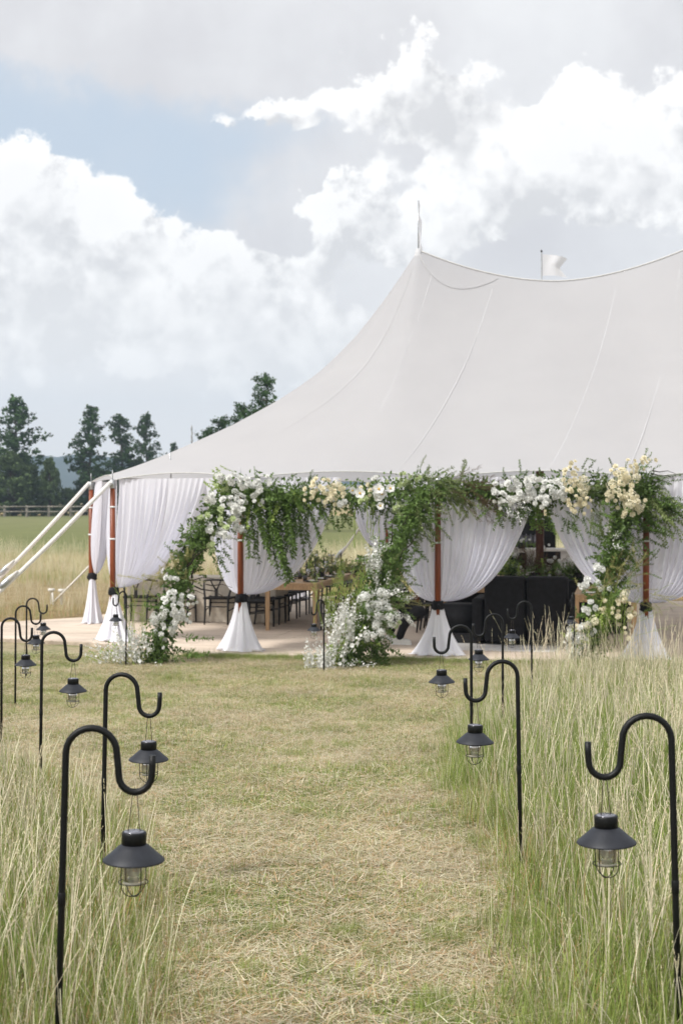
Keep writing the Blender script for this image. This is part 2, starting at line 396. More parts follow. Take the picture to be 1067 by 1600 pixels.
def ground_material():
    m = bpy.data.materials.new('meadow_ground'); m.use_nodes = True; t = m.node_tree; N = NT(t)
    b = t.nodes['Principled BSDF']; b.inputs['Roughness'].default_value = 0.95; b.inputs['Specular IOR Level'].default_value = 0.1
    tcn = N.new('ShaderNodeTexCoord'); P = tcn.outputs['Object']
    sp = N.new('ShaderNodeSeparateXYZ'); t.links.new(P, sp.inputs[0])
    big = N.noise(P, 0.9, 5, 0.62); mid = N.noise(P, 5.0, 5, 0.65); fine = N.noise(P, 60, 4, 0.7)
    thatch = N.mix(N.maprange(fine, 0.3, 0.7), (0.24, 0.20, 0.125), (0.50, 0.43, 0.29))
    green = N.mix(N.maprange(fine, 0.3, 0.7), (0.12, 0.14, 0.06), (0.23, 0.25, 0.12))
    near = N.mix(N.maprange(N.math('ADD', N.math('MULTIPLY', big, 0.6), N.math('MULTIPLY', mid, 0.4)), 0.42, 0.60), thatch, green)
    # the far field: bands of cut hay, dry grass and green pasture by distance
    yy = N.math('ADD', sp.outputs[1], N.math('MULTIPLY', N.math('SUBTRACT', N.noise(N.vmath('MULTIPLY', P, (0.05, 0.12, 0)), 1.0, 4), 0.5), 26.0))
    cr = N.new('ShaderNodeValToRGB'); t.links.new(N.math('DIVIDE', yy, 240.0), cr.inputs[0])
    stops = [(0.08, (0.27, 0.19, 0.10)), (0.145, (0.26, 0.19, 0.095)), (0.175, (0.37, 0.32, 0.19)), (0.225, (0.34, 0.30, 0.165)),
             (0.25, (0.155, 0.170, 0.070)), (0.42, (0.165, 0.175, 0.075)), (0.62, (0.18, 0.185, 0.085)), (0.75, (0.15, 0.165, 0.075)), (0.80, (0.36, 0.28, 0.15)), (1.0, (0.30, 0.25, 0.13))]
    e = cr.color_ramp.elements
    while len(e) < len(stops): e.new(0.5)
    for i, (p, c) in enumerate(stops): e[i].position = p; e[i].color = (*c, 1)
    streak = N.noise(N.vmath('MULTIPLY', P, (0.25, 1.0, 1)), 1.3, 6, 0.7)
    far = N.mix(1.0, cr.outputs[0], N.mix(N.maprange(streak, 0.3, 0.7), (0.72, 0.72, 0.70), (1.2, 1.2, 1.15)), 'MULTIPLY')
    # soil under the uncut grass, darkened to paint in shade between the blades
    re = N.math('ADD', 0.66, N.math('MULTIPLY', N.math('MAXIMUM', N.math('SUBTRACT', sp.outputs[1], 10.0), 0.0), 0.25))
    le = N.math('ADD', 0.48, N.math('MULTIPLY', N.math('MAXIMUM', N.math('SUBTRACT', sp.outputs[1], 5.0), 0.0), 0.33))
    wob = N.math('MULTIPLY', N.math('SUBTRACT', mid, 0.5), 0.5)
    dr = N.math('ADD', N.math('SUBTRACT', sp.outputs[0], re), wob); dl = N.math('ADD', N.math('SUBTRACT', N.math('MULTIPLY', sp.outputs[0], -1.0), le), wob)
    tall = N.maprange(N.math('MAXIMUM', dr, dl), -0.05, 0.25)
    shaded_litter = N.mix(N.maprange(fine, 0.3, 0.7), (0.05, 0.045, 0.022), (0.15, 0.125, 0.065))
    near = N.mix(tall, near, shaded_litter)
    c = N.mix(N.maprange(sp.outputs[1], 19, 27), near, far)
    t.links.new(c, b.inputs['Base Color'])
    bn = N.new('ShaderNodeBump'); bn.inputs['Strength'].default_value = 0.8; bn.inputs['Distance'].default_value = 0.03
    t.links.new(N.math('ADD', N.math('MULTIPLY', fine, 0.5), mid), bn.inputs['Height']); t.links.new(bn.outputs[0], b.inputs['Normal'])
    return m
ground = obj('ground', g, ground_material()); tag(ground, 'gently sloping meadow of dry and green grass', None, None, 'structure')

# distant hills ------------------------------------------------------
def hill(name, Y, prof, depth, m):
    h = MB(); P = []
    for k in range(9):
        f = k / 8
        row = []
        for i in range(161):
            x = -1400 + 2800 * i / 160
            px = 533.5 + x * FPX / Y
            z = CAMZ + (780 - prof(px)) / FPX * Y
            z += 5 * sin(i * 0.9) * sin(i * 0.37) + 2.5 * sin(i * 2.3 + k)
            s = sin(pi * min(1, f * 1.0) * 0.5)
            row.append((x + 14 * sin(k * 3 + i), Y - depth * (1 - f), max(-3, z * s - 3)))
        P.append(row)
    h.grid(P)
    o = obj(name, h, m); tag(o, 'wooded blue hills along the horizon', None, None, 'structure'); return o
M_hill = mat('wooded_hill', (0.018, 0.030, 0.028), 0.95, 0.3, 0.012, col2=(0.045, 0.060, 0.045), spec=0.0)
def prof1(px):
    return 722 - 14 * exp(-((px - 150) / 110.0) ** 2) - 6 * exp(-((px + 200) / 200.0) ** 2) + 8 * sin(px / 170.0) * 0.5 + 0.012 * max(0, px - 250)
hill('hills', 1900, prof1, 420, M_hill)

# fence at the far side of the field ---------------------------------
FY = 172.0
def rail_fence():
    x0, x1, n = -62.0, -22.0, 15
    t = thing('rail_fence', 'weathered post and rail fence across the far edge of the field below the pines', 'fence', (x0, FY, 0))
    dx = (x1 - x0) / n
    post = MB().box((0, 0, 0.68), (0.24, 0.24, 1.45)).mesh('post', M_fence, False)
    rail = MB().tube([(0.0, 0, 0), (dx * 0.5, 0, 0.02), (dx, 0, 0)], 0.075, 6).mesh('rail', M_fence)
    for i in range(n + 1):
        o = obj('post', post, None, t, (i * dx, 0, 0)); o.rotation_euler = (0.03 * rnd.uniform(-1, 1), 0.03 * rnd.uniform(-1, 1), rnd.random())
        if i < n:
            for z in (1.22, 0.66):
                obj('rail', rail, None, t, (i * dx, -0.14, z + rnd.uniform(-.04, .04)))
rail_fence()

# trees --------------------------------------------------------------
def clump(mb, c, r, n, s, rg, flat=0.6):
    for _ in range(n):
        d = Vector((rg.gauss(0, 1), rg.gauss(0, 1), rg.gauss(0, flat)))
        if d.length < 1e-3: continue
        p = Vector(c) + d.normalized() * r * rg.random() ** 0.5 * Vector((1, 1, flat)).length / 1.5
        a = Vector((rg.gauss(0, 1), rg.gauss(0, 1), rg.gauss(0, 0.7))).normalized()
        b = a.cross(Vector((rg.gauss(0, 1), rg.gauss(0, 1), rg.gauss(0, 1)))).normalized()
        L = s * rg.uniform(0.6, 1.5); w = L * 0.36
        mb.add([p - a * L * .5, p + b * w, p + a * L * .6, p - b * w], [(0, 1, 2, 3)])

def pine_meshes(seed, H, R, bare, dens, shape=0.85, leaf=0.34):
    rg = random.Random(seed)
    tr = MB(); cr = MB()
    lean = [Vector((0.012 * H * sin(seed + k * 0.9), 0.012 * H * cos(seed * 2 + k), H * k / 8)) for k in range(9)]
    tr.tube(lean, [0.024 * H * (1 - 0.92 * k / 8) for k in range(9)], 7)
    z = H * bare
    while z < H * 0.97:
        f = (z / H - bare) / (1 - bare)
        rr = R * (1 - f) ** shape * (0.55 + 0.45 * min(1, f * 5 + 0.3)) + 0.02 * H
        k = z / H * 8; i = int(k); base = lean[i].lerp(lean[min(8, i + 1)], k - i)
        for _ in range(rg.choice((3, 4, 4, 5))):
            an = rg.uniform(0, 2 * pi); L = rr * rg.uniform(0.45, 1.2)
            up = rg.uniform(-0.1, 0.28) + 0.45 * f
            d = Vector((cos(an), sin(an), up))
            end = base + d * L
            midp = base + d * L * 0.55 + Vector((0, 0, -0.05 * L))
            tr.tube([base, midp, end], [0.006 * H * (1 - f * .6), 0.004 * H * (1 - f * .6), 0.0015 * H], 4, False)
            m = max(2, int(L / (0.05 * H)))
            for q in range(m):
                t = 0.35 + 0.65 * (q + rg.random()) / m
                c = base.lerp(end, t) + Vector((rg.gauss(0, 1), rg.gauss(0, 1), rg.gauss(0, 0.5))) * 0.014 * H
                clump(cr, c, 0.036 * H * rg.uniform(0.7, 1.3), int(dens * rg.uniform(.6, 1.3)), leaf, rg, 0.55)
        z += H * rg.uniform(0.022, 0.042)
    for q in range(5): clump(cr, lean[8] - Vector((0, 0, 0.012 * H * q)), 0.02 * H, int(dens * .7), leaf, rg, 1.2)
    return tr, cr
def bushy_meshes(seed, H, R, leaf=0.24, dens=26):
    rg = random.Random(seed); tr = MB(); cr = MB()
    tr.tube([(0, 0, 0), (0.03 * H, 0, .35 * H), (0, .03 * H, .8 * H)], [.03 * H, .022 * H, .006 * H], 7)
    for _ in range(95):
        z = rg.uniform(0.03, 0.97); an = rg.uniform(0, 2 * pi)
        rr = R * (sin(pi * min(1, (z * .9 + .12))) ** 0.7) * rg.uniform(0.45, 1.05) * (1.05 - .45 * z)
        p = Vector((cos(an) * rr, sin(an) * rr, z * H))
        tr.tube([(0, 0, max(0.02, z * .75) * H), p * 0.6 + Vector((0, 0, z * H * .33)), p], [.007 * H, .005 * H, .002 * H], 4, False)
        for k in range(4):
            clump(cr, p + Vector((rg.gauss(0, 1), rg.gauss(0, 1), rg.gauss(0, .8))) * .05 * H, .05 * H * rg.uniform(.7, 1.4), dens, leaf, rg, .8)
    return tr, cr
TM = {}
for nm, a in {'p4': ('pine', 33, 11, 3.4, 0.25, 30, 0.6, .17), 'p5': ('pine', 37, 11, 3.6, 0.25, 28, 0.6, .17), 'p1': ('pine', 3, 11, 3.8, 0.10, 19, 0.75, .27), 'p2': ('pine', 8, 11, 3.2, 0.16, 18, 0.7, .27), 'p3': ('pine', 15, 11, 2.8, 0.26, 19, 0.62, .27),
              'b1': ('bush', 21, 6, 2.6), 'b2': ('bush', 27, 6, 3.2)}.items():
    tr, cr = pine_meshes(*a[1:]) if a[0] == 'pine' else bushy_meshes(*a[1:])
    TM[nm] = (tr.mesh('trunk', M_bark), cr.mesh('crown', M_needle if a[0] == 'pine' else M_bushn, False))
def tree(name, kind, px, topy, Y, label, group, wide=1.0, cat='tree', rot=0.0):
    H0 = 11.0 if kind[0] == 'p' else 6.0
    H = CAMZ + (780 - topy) / FPX * Y
    t = thing(name, label, cat, ((px - 533.5) / FPX * Y, Y, 0.0), rot, group)
    s = H / H0; t.scale = (s * wide, s * wide, s)
    obj('trunk', TM[kind][0], None, t); obj('crown', TM[kind][1], None, t)
    return t
GT = 'pines at the far edge of the field'
tree('pine_tree', 'p1', 24, 620, 186, 'tall broad dark pine standing farthest left over the field fence', GT, 1.0, rot=0.4)
tree('pine_tree', 'p2', -22, 640, 196, 'dark pine cut off by the left edge behind the broad tall pine', GT, 1.1, rot=2.0)
tree('pine_tree', 'p2', 143, 638, 190, 'slender tall pine standing alone in front of the blue hill', GT, 0.92, rot=1.0)
tree('pine_tree', 'p3', 190, 650, 198, 'thin open pine with bare lower trunk close beside a denser pine', GT, 0.98, rot=2.2)
tree('pine_tree', 'p1', 230, 646, 204, 'dense pine with a thick crown nearest the sloping tent roof', GT, 0.72, rot=3.1)
tree('pine_tree', 'p2', 272, 694, 230, 'small pine top peeping over the low edge of the tent roof', GT, 0.7, rot=4.1)
GB = 'bushy young conifers below the pines'
tree('young_conifer', 'b1', 78, 718, 182, 'pale green pointed young conifer between the broad pine and the slender pine', GB, 0.55, rot=.3)
tree('young_conifer', 'b2', 20, 712, 180, 'dark rounded conifer under the broad leftmost pine', GB, 1.15, rot=1.2)
tree('young_conifer', 'b1', 50, 728, 184, 'low conifer filling the gap right of the broad leftmost pine', GB, .9, rot=2.3)
tree('young_conifer', 'b2', 136, 730, 194, 'low dark conifer at the foot of the slender pine', GB, 0.6, rot=3.7)
tree('young_conifer', 'b1', 165, 738, 192, 'low conifer half hidden by the top of the white guy strap', GB, 1.2, rot=4.4)
tree('young_conifer', 'b2', 215, 722, 200, 'low conifer just above the left corner of the tent roof', GB, 1.1, rot=5.2)
tree('young_conifer', 'b1', 104, 764, 188, 'lowest young conifer behind the fence under the blue hill', GB, 1.3, rot=5.9)
GR = 'trees rising behind the tent roof'
tree('pine_tree', 'p4', 416, 586, 92, 'large tree whose crown shows highest above the slope of the tent roof', GR, 0.72, rot=1.9)
tree('pine_tree', 'p5', 384, 634, 96, 'tree crown showing along the middle of the tent roof slope', GR, 0.85, rot=0.9)
tree('pine_tree', 'p4', 348, 654, 100, 'lower tree crown peeping over the roof slope left of the taller ones', GR, 0.9, rot=2.9)
tree('pine_tree', 'p5', 324, 672, 104, 'small tree tip over the roof slope beside a bare grey sapling', GR, 0.8, rot=3.4)
def bare_tree():
    Y = 120.0; t = thing('bare_tree', 'thin leafless grey tree poking over the tent roof slope', 'tree', ((300 - 533.5) / FPX * Y, Y, 0))
    H = CAMZ + (780 - 664) / FPX * Y; rg = random.Random(5)
    obj('trunk', MB().tube([(0, 0, 0), (.05, 0, H * .5), (0, .05, H)], [.12, .08, .02], 6), M_bare, t)
    b = MB()
    for k in range(46):
        z = H * rg.uniform(.4, .97); an = rg.uniform(0, 6.28); L = rg.uniform(.3, .9) * (1.15 - z / H)* 1.6
        d = Vector((cos(an) * .5, sin(an) * .5, 1)).normalized()
        b.tube([(0, 0, z), Vector((0, 0, z)) + d * L * .6 + Vector((0, 0, .05)), Vector((0, 0, z)) + d * L], [.03, .02, .008], 4, False)
    obj('branches', b, M_bare, t)
bare_tree()

# ================================================================ tent frame of reference
TA = radians(-11)
UD = Vector((cos(TA), sin(TA), 0)); VD = Vector((-sin(TA), cos(TA), 0))
TO = Vector((-1.39, 19.6, 0))
def uv(u, v, z=0.0): return TO + UD * u + VD * v + Vector((0, 0, z))
DECK = 0.06

# deck ---------------------------------------------------------------
def deck_material():
    m = bpy.data.materials.new('deck_boards'); m.use_nodes = True; t = m.node_tree; N = NT(t)
    b = t.nodes['Principled BSDF']; b.inputs['Roughness'].default_value = 0.7; b.inputs['Specular IOR Level'].default_value = 0.2
    tcn = N.new('ShaderNodeTexCoord')
    mp = N.new('ShaderNodeMapping'); mp.inputs['Rotation'].default_value = (0, 0, -TA); t.links.new(tcn.outputs['Object'], mp.inputs['Vector'])
    P = mp.outputs[0]
    br = N.new('ShaderNodeTexBrick'); t.links.new(P, br.inputs['Vector'])
    br.inputs['Color1'].default_value = (0.58, 0.48, 0.385, 1); br.inputs['Color2'].default_value = (0.66, 0.555, 0.455, 1)
    br.inputs['Mortar'].default_value = (0.38, 0.30, 0.23, 1); br.inputs['Scale'].default_value = 1.0
    br.inputs['Mortar Size'].default_value = 0.004; br.inputs['Brick Width'].default_value = 2.4; br.inputs['Row Height'].default_value = 0.15
    gr = N.noise(N.vmath('MULTIPLY', P, (0.6, 9, 1)), 3.0, 5, 0.6)
    st = N.noise(P, 0.8, 4, 0.6)
    k = N.math('MULTIPLY', N.maprange(gr, .25, .75, .88, 1.1), N.maprange(st, .3, .7, .88, 1.08))
    t.links.new(N.mix(1.0, br.outputs[0], N.comb(k, k, k), 'MULTIPLY'), b.inputs['Base Color'])
    return m
M_deck = deck_material()
deck_poly = [uv(13.5, -0.42), uv(-0.5, -0.42), Vector((-3.68, 20.75, 0)), Vector((-5.1, 21.35, 0)), Vector((-8.2, 22.5, 0)),
             Vector((-8.2, 23.6, 0)), Vector((-5.7, 24.2, 0)), Vector((-4.45, 25.3, 0)), uv(-3.9, 7.2), uv(-1.8, 11.0), uv(13.5, 11.0)]
deck_poly = deck_poly[::-1]
def prism(poly, z0, z1):
    n = len(poly); mb = MB()
    vs = [(p.x, p.y, z0) for p in poly] + [(p.x, p.y, z1) for p in poly]
    fs = [tuple(range(n - 1, -1, -1)), tuple(range(n, 2 * n))] + [(i, (i + 1) % n, n + (i + 1) % n, n + i) for i in range(n)]
    return mb.add(vs, fs)
def area(poly): return 0.5 * sum(poly[i].x * poly[(i + 1) % len(poly)].y - poly[(i + 1) % len(poly)].x * poly[i].y for i in range(len(poly)))
if area(deck_poly) < 0: deck_poly = deck_poly[::-1]
M_deckedge = mat('deck_edge', (0.45, 0.37, 0.29), 0.85, 0.25, 6)
deck = obj('deck', prism(deck_poly, -0.08, DECK - 0.010), M_deckedge, smooth=False)
tag(deck, 'pale timber floor laid on the meadow under and beside the tent', None, None, 'structure')
def clip(poly, p, n):
    out = []
    for i in range(len(poly)):
        a, b = poly[i], poly[(i + 1) % len(poly)]; da, db = (a - p).dot(n), (b - p).dot(n)
        if da >= 0: out.append(a)
        if (da >= 0) != (db >= 0): out.append(a.lerp(b, da / (da - db)))
    return out
cu, cv, gap = 2.44, 1.22, 0.005
for i in range(-4, 6):
    for j in range(-1, 10):
        u0, v0 = i * cu, -0.42 + j * cv
        off = cu / 2 if j % 2 else 0
        P = deck_poly
        for p, n in ((uv(u0 + off + gap, 0), UD), (uv(u0 + off + cu - gap, 0), -UD), (uv(0, v0 + gap), VD), (uv(0, v0 + cv - gap), -VD)):
            P = clip(P, p, n)
            if len(P) < 3: break
        if len(P) < 3 or abs(area(P)) < 0.05: continue
        obj('floor_panel', prism(P, DECK - 0.0095, DECK - rnd.uniform(0, 0.0015)), M_deck, deck, smooth=False)

# ================================================================ the tent
FRONT = [(0, 0), (2.73, 0), (5.46, 0), (8.19, 0)]
LEFT = [(-2.25, 1.09), (-3.64, 3.84)]
BACKL = [(-3.5, 7.3), (-1.6, 10.1)]
BACK = [(0.33, 10.6), (3.0, 10.6), (5.7, 10.6), (8.19, 10.6)]
RIGHT = [(10.44, 9.51), (11.83, 6.76), (11.83, 3.84), (10.44, 1.09)]
PER = LEFT[::-1] + FRONT + RIGHT[::-1] + BACK[::-1] + BACKL[::-1]
EAVE = 2.43
U1, U2, RV = 1.73, 6.50, 5.3
PEAK = 6.42
def ridge(u):
    u = max(U1, min(U2, u)); h = (U2 - U1) / 2
    t = 1 - abs(u - (U1 + U2) / 2) / h
    return u, RV, PEAK - 0.60 * (1 - (1 - t) ** 1.8)
TABLE = [(0, 1), (.03, .945), (.06, .875), (.12, .76), (.2, .615), (.32, .455), (.45, .335), (.6, .222), (.8, .098), (.92, .034), (1, 0)]
def interp(s):
    for (a, x), (b, y) in zip(TABLE, TABLE[1:]):
        if s <= b: return x + (y - x) * (s - a) / (b - a)
    return 0.0
def prof_smooth(s):
    return sum(interp(min(1, max(0, s + d))) for d in (-.03, -.015, 0, .015, .03)) / 5 if .03 < s < .97 else interp(s)
NP = 14
eave_pts = []
for k in range(len(PER)):
    a = PER[k]; b = PER[(k + 1) % len(PER)]
    for q in range(NP):
        f = q / NP; sc = sin(pi * f)
        u = a[0] + (b[0] - a[0]) * f; v = a[1] + (b[1] - a[1]) * f
        # bows inward and upward between poles, like any tensioned hem
        cx, cy = 4.1 - u, 5.3 - v; L = math.hypot(cx, cy)
        u += cx / L * 0.10 * sc; v += cy / L * 0.10 * sc
        eave_pts.append((u, v, EAVE + 0.10 * sc ** 0.8, f))
def roof_point(u, v, z, s):
    """s = 0 on the ridge, 1 on the hem"""
    ru, rv, rz = ridge(u)
    pu, pv = ru + (u - ru) * s, rv + (v - rv) * s
    endness = min(1.0, abs(u - ru) / 1.6)
    mid = min(1, max(0, 1 - endness))
    dmid = 1 - abs(ru - 4.1) / ((U2 - U1) / 2)
    p = prof_smooth(s)
    lin = (1 - s)
    w = mid * (0.35 + 0.45 * max(0, dmid))
    p = p * (1 - w) + (lin ** 1.28) * w
    return pu, pv, z + (rz - z) * p
SS = [0, .008, .02, .04, .065, .1, .14, .19, .25, .31, .38, .45, .52, .59, .66, .73, .8, .86, .91, .95, .98, 1.0]
roof = MB(); rows = []
for (u, v, z, f) in eave_pts + [eave_pts[0]]:
    rows.append([uv(*roof_point(u, v, z, s)) for s in SS])
roof.grid(rows)
def canvas_material():
    m = bpy.data.materials.new('white_sailcloth'); m.use_nodes = True; t = m.node_tree; t.nodes.clear(); N = NT(t)
    out = N.new('ShaderNodeOutputMaterial'); tcn = N.new('ShaderNodeTexCoord'); P = tcn.outputs['Object']
    c = N.mix(N.noise(P, 1.1, 5, 0.6), (0.55, 0.55, 0.57), (0.615, 0.615, 0.63))
    df = N.new('ShaderNodeBsdfDiffuse'); tr = N.new('ShaderNodeBsdfTranslucent')
    t.links.new(c, df.inputs[0]); t.links.new(c, tr.inputs[0])
    bn = N.new('ShaderNodeBump'); bn.inputs['Strength'].default_value = 0.45; bn.inputs['Distance'].default_value = 0.03
    t.links.new(N.math('ADD', N.noise(P, 1.6, 3, 0.5), N.math('MULTIPLY', N.noise(P, 240, 2, .5), .03)), bn.inputs['Height'])
    t.links.new(bn.outputs[0], df.inputs['Normal'])
    mx = N.new('ShaderNodeMixShader'); mx.inputs[0].default_value = 0.44
    t.links.new(df.outputs[0], mx.inputs[1]); t.links.new(tr.outputs[0], mx.inputs[2]); t.links.new(mx.outputs[0], out.inputs[0])
    return m
M_canvas = canvas_material()
M_trim = mat('canvas_edging', (0.55, 0.545, 0.53), 0.8, 0.08, 20)
tent = thing('tent', 'large white peaked sailcloth tent with varnished side poles standing on the timber floor', 'tent', (0, 0, 0))
roofo = obj('roof', roof, M_canvas, tent)
M_seam = mat('seam_tape', (0.605, 0.605, 0.62), 0.7, 0.03, 20, trans=0.15)
def ribbon(pts, w, up):
    mb = MB(); L = []
    for i, p in enumerate(pts):
        t = (pts[min(i + 1, len(pts) - 1)] - pts[max(0, i - 1)]).normalized()
        sd_ = t.cross(Vector((0, 0, 1))).normalized(); n = sd_.cross(t).normalized()
        if n.z < 0: n = -n
        L.append([p + sd_ * w + n * up, p - sd_ * w + n * up])
    return mb.grid(L)
# seams run up the roof from hem to ridge, a cloth width apart
for k in range(len(eave_pts)):
    u, v, z, f = eave_pts[k]
    nxt = eave_pts[(k + 1) % len(eave_pts)]
    if v < 1.5 and v < RV:
        for tgt in [i * 1.02 - 4.0 for i in range(18)]:
            if (u - tgt) * (nxt[0] - tgt) <= 0 and u != nxt[0]:
                t = (tgt - u) / (nxt[0] - u)
                e = [u + (nxt[0] - u) * t, v + (nxt[1] - v) * t, z + (nxt[2] - z) * t]
                pts = []
                for q in range(31):
                    s = 0.05 + 0.947 * q / 30
                    # the cloths are cut on the slant: the top of a seam lies to the right of its foot
                    uu = e[0] + (1 - s) * 0.95 * min(1, max(0, (e[0] + 3.2) / 2.2))
                    kk = min(range(len(eave_pts)), key=lambda i: abs(eave_pts[i][0] - uu) + (100 if eave_pts[i][1] > RV else 0))
                    pts.append(uv(*roof_point(uu, e[1] if uu > 0 else eave_pts[kk][1], e[2], s)))
                obj('seam', ribbon(pts, 0.0035, 0.0012), M_seam, roofo)
# rope sewn in the hem, the ridge rope, the collar at the first peak
obj('hem_rope', MB().tube([uv(*roof_point(u, v, z, 1.0)) for (u, v, z, f) in eave_pts + [eave_pts[0]]], 0.009, 6), M_trim, tent)
obj('ridge_rope', MB().tube([uv(*ridge(U1 + (U2 - U1) * k / 40)) + Vector((0, 0, 0.012)) for k in range(41)], 0.014, 6), M_trim, tent)
for U in (U1, U2):
    obj('peak_collar', MB().lathe([(0.16, -0.30), (0.10, -0.17), (0.06, -0.05), (0.045, 0.03), (0.0, 0.04)], 16, uv(U, RV, PEAK)), M_seam, tent)
    obj('centre_mast', MB().tube([uv(U, RV, DECK), uv(U, RV, 3), uv(U, RV, PEAK - 0.42)], 0.075, 12), M_pole, tent)
# reinforcing band that swoops from the peak down the front
bpts = []
for q in range(25):
    t = q / 24
    u = U1 + 0.02 + 1.35 * t
    ru, rv, rz = ridge(u)
    s = 0.075 * sin(pi * t) ** 0.8 * (1 - 0.3 * t) + 0.012
    zc = EAVE + 0.05
    pu, pv, pz = roof_point(u, 0.0, zc, s)
    bpts.append(uv(pu, pv, pz + 0.01))
obj('reinforcing_band', ribbon(bpts, 0.007, 0.006), M_trim, roofo)
# side poles: parts pole > collar, spike, cord
def side_pole(u, v, lean=0.0):
    p = uv(u, v)
    o = obj('side_pole', MB().tube([p + Vector((0, 0, DECK)), p + Vector((0, 0, 1.2)), p + Vector((0, 0, EAVE - 0.06))], [0.038, 0.042, 0.038], 12), M_pole, tent)
    obj('pole_collar', MB().tube([p + Vector((0, 0, EAVE - 0.12)), p + Vector((0, 0, EAVE + 0.015))], 0.046, 12), M_steel, o)
    obj('pole_spike', MB().tube([p + Vector((0, 0, EAVE + 0.0)), p + Vector((0, 0, EAVE + 0.16))], [0.010, 0.005], 6), M_steel, o)
    for z in (2.02, 1.58):
        obj('cord', MB().lathe([(0.043, -.012), (0.050, -.008), (0.050, .008), (0.043, .012)], 12, p + Vector((0, 0, z + rnd.uniform(-.04, .04)))), M_whitecloth, o)
for (u, v) in LEFT + FRONT + BACKL + BACK + RIGHT: side_pole(u, v)
# the thicker dark post seen through the right-hand opening
mp = at(843, 900, 25.4); mz = 5.55
o = obj('inner_post', MB().box((mp.x, mp.y, (DECK + 2.9) / 2), (0.135, 0.135, 2.9 - DECK), TA), M_mast, tent, smooth=False)
obj('cord', MB().box((mp.x, mp.y, 1.80), (0.15, 0.15, 0.03), TA), M_whitecloth, o, smooth=False)
obj('post_head', MB().tube([(mp.x, mp.y, 2.9), uv(4.1, RV, ridge(4.1)[2] - .02)], 0.03, 8), M_mast, o)
# guy straps: strap > ratchet, stake
def strap(a, b, w=0.032, stake=True):
    a, b = Vector(a), Vector(b); d = (b - a)
    side = d.cross(Vector((0, 1, 0))).normalized(); nn = d.cross(side).normalized()
    mid = a.lerp(b, .5) + Vector((0, 0, -0.02))
    mb = MB(); L = []
    for k in range(13):
        t = k / 12; p = a.lerp(b, t) + Vector((0, 0, -0.05 * sin(pi * t)))
        L.append(p)
    o = obj('guy_strap', MB().tube(L, w, 8), M_strap, tent)
    rp = a.lerp(b, .60)
    dn = d.normalized()
    obj('ratchet', MB().tube([rp - dn * .12, rp - dn * .05, rp + dn * .07, rp + dn * .14], [.035, .050, .050, .035], 8), M_steel, o)
    obj('tail', MB().tube([rp - dn * .02, rp + Vector((.05, -.03, .05)), rp - dn * .22 + Vector((0, -.02, .0))], [.03, .035, .012], 6), M_strap, o)
    if stake:
        obj('stake', MB().tube([b - Vector((0, 0, .15)), b + Vector((-.02, 0, .20))], [.016, .02], 8), M_strap, o)
p143 = uv(*LEFT[1]); p175 = uv(*LEFT[0])
strap(p143 + Vector((-.02, -.02, EAVE)), (-6.55, 23.7, gz(-6.55, 23.7)))
strap(p175 + Vector((-.02, -.04, EAVE - .03)), (-5.75, 20.1, gz(-5.75, 20.1)))
pb = uv(*BACKL[0]); strap(pb + Vector((0, 0, EAVE)), (-5.85, 28.9, 0.05), .022)
pb2 = uv(*BACK[0]); strap(pb2 + Vector((0, 0, EAVE - .03)), (-.72, 31.0, 0), .022)
for ax, ay in ((-5.95, 29.2), (-5.70, 29.0)):
    o = obj('loose_stake', MB().lathe([(0.0, .32), (0.07, .315), (0.075, .27), (0.03, .25), (0.025, -.1)], 10, (ax, ay, 0)), M_strap, tent)
# flag on the first peak
fp = uv(U1, RV, PEAK)
o = obj('flag_pole', MB().tube([fp - Vector((0, 0, .1)), fp + Vector((0, 0, .86))], 0.011, 8), M_steel, tent)
f = MB(); L = []
for i in range(13):
    t = i / 12; w = 0.34 * (1 - t) ** 1.0 if t > .35 else 0.10 + 0.14 * (t / .35)
    L.append([fp + Vector((0.012 + (0.035 * sin(t * 9 + k) + 0.02) * k / 5 + 0.02 * t, 0.05 * k * (0.6 + 0.3 * sin(t * 7)), 0.83 - 0.80 * t - 0.10 * k / 5 * (1 - t))) for k in range(6)])
obj('pennant', f.grid(L), M_flag, o)
# a second flag pole stands behind the tent
t = thing('flagpole', 'slim flagpole with a white swallowtail flag rising behind the tent ridge', 'flagpole', ((845 - 533.5) / FPX * 34, 34, 0))
ft = CAMZ + (780 - 394) / FPX * 34
obj('pole', MB().tube([(0, 0, 0), (0, 0, 4), (0, 0, ft)], [.035, .028, .016], 8), M_steel, t)
obj('finial', MB().lathe([(0, .05), (.022, .03), (.026, 0), (0, -.03)], 8, (0, 0, ft)), M_black, t)
f = MB(); L = []
for i in range(15):
    s = i / 14
    L.append([(0.02 + 0.60 * s * (1 - .30 * (1 - abs(j / 3 - 1))), 0.05 * s * sin(s * 7 + j * .25), ft - 0.06 - 0.52 * j / 6 * (1 - .12 * s) - 0.10 * s * s) for j in range(7)])
obj('flag', f.grid(L), M_flag, t)

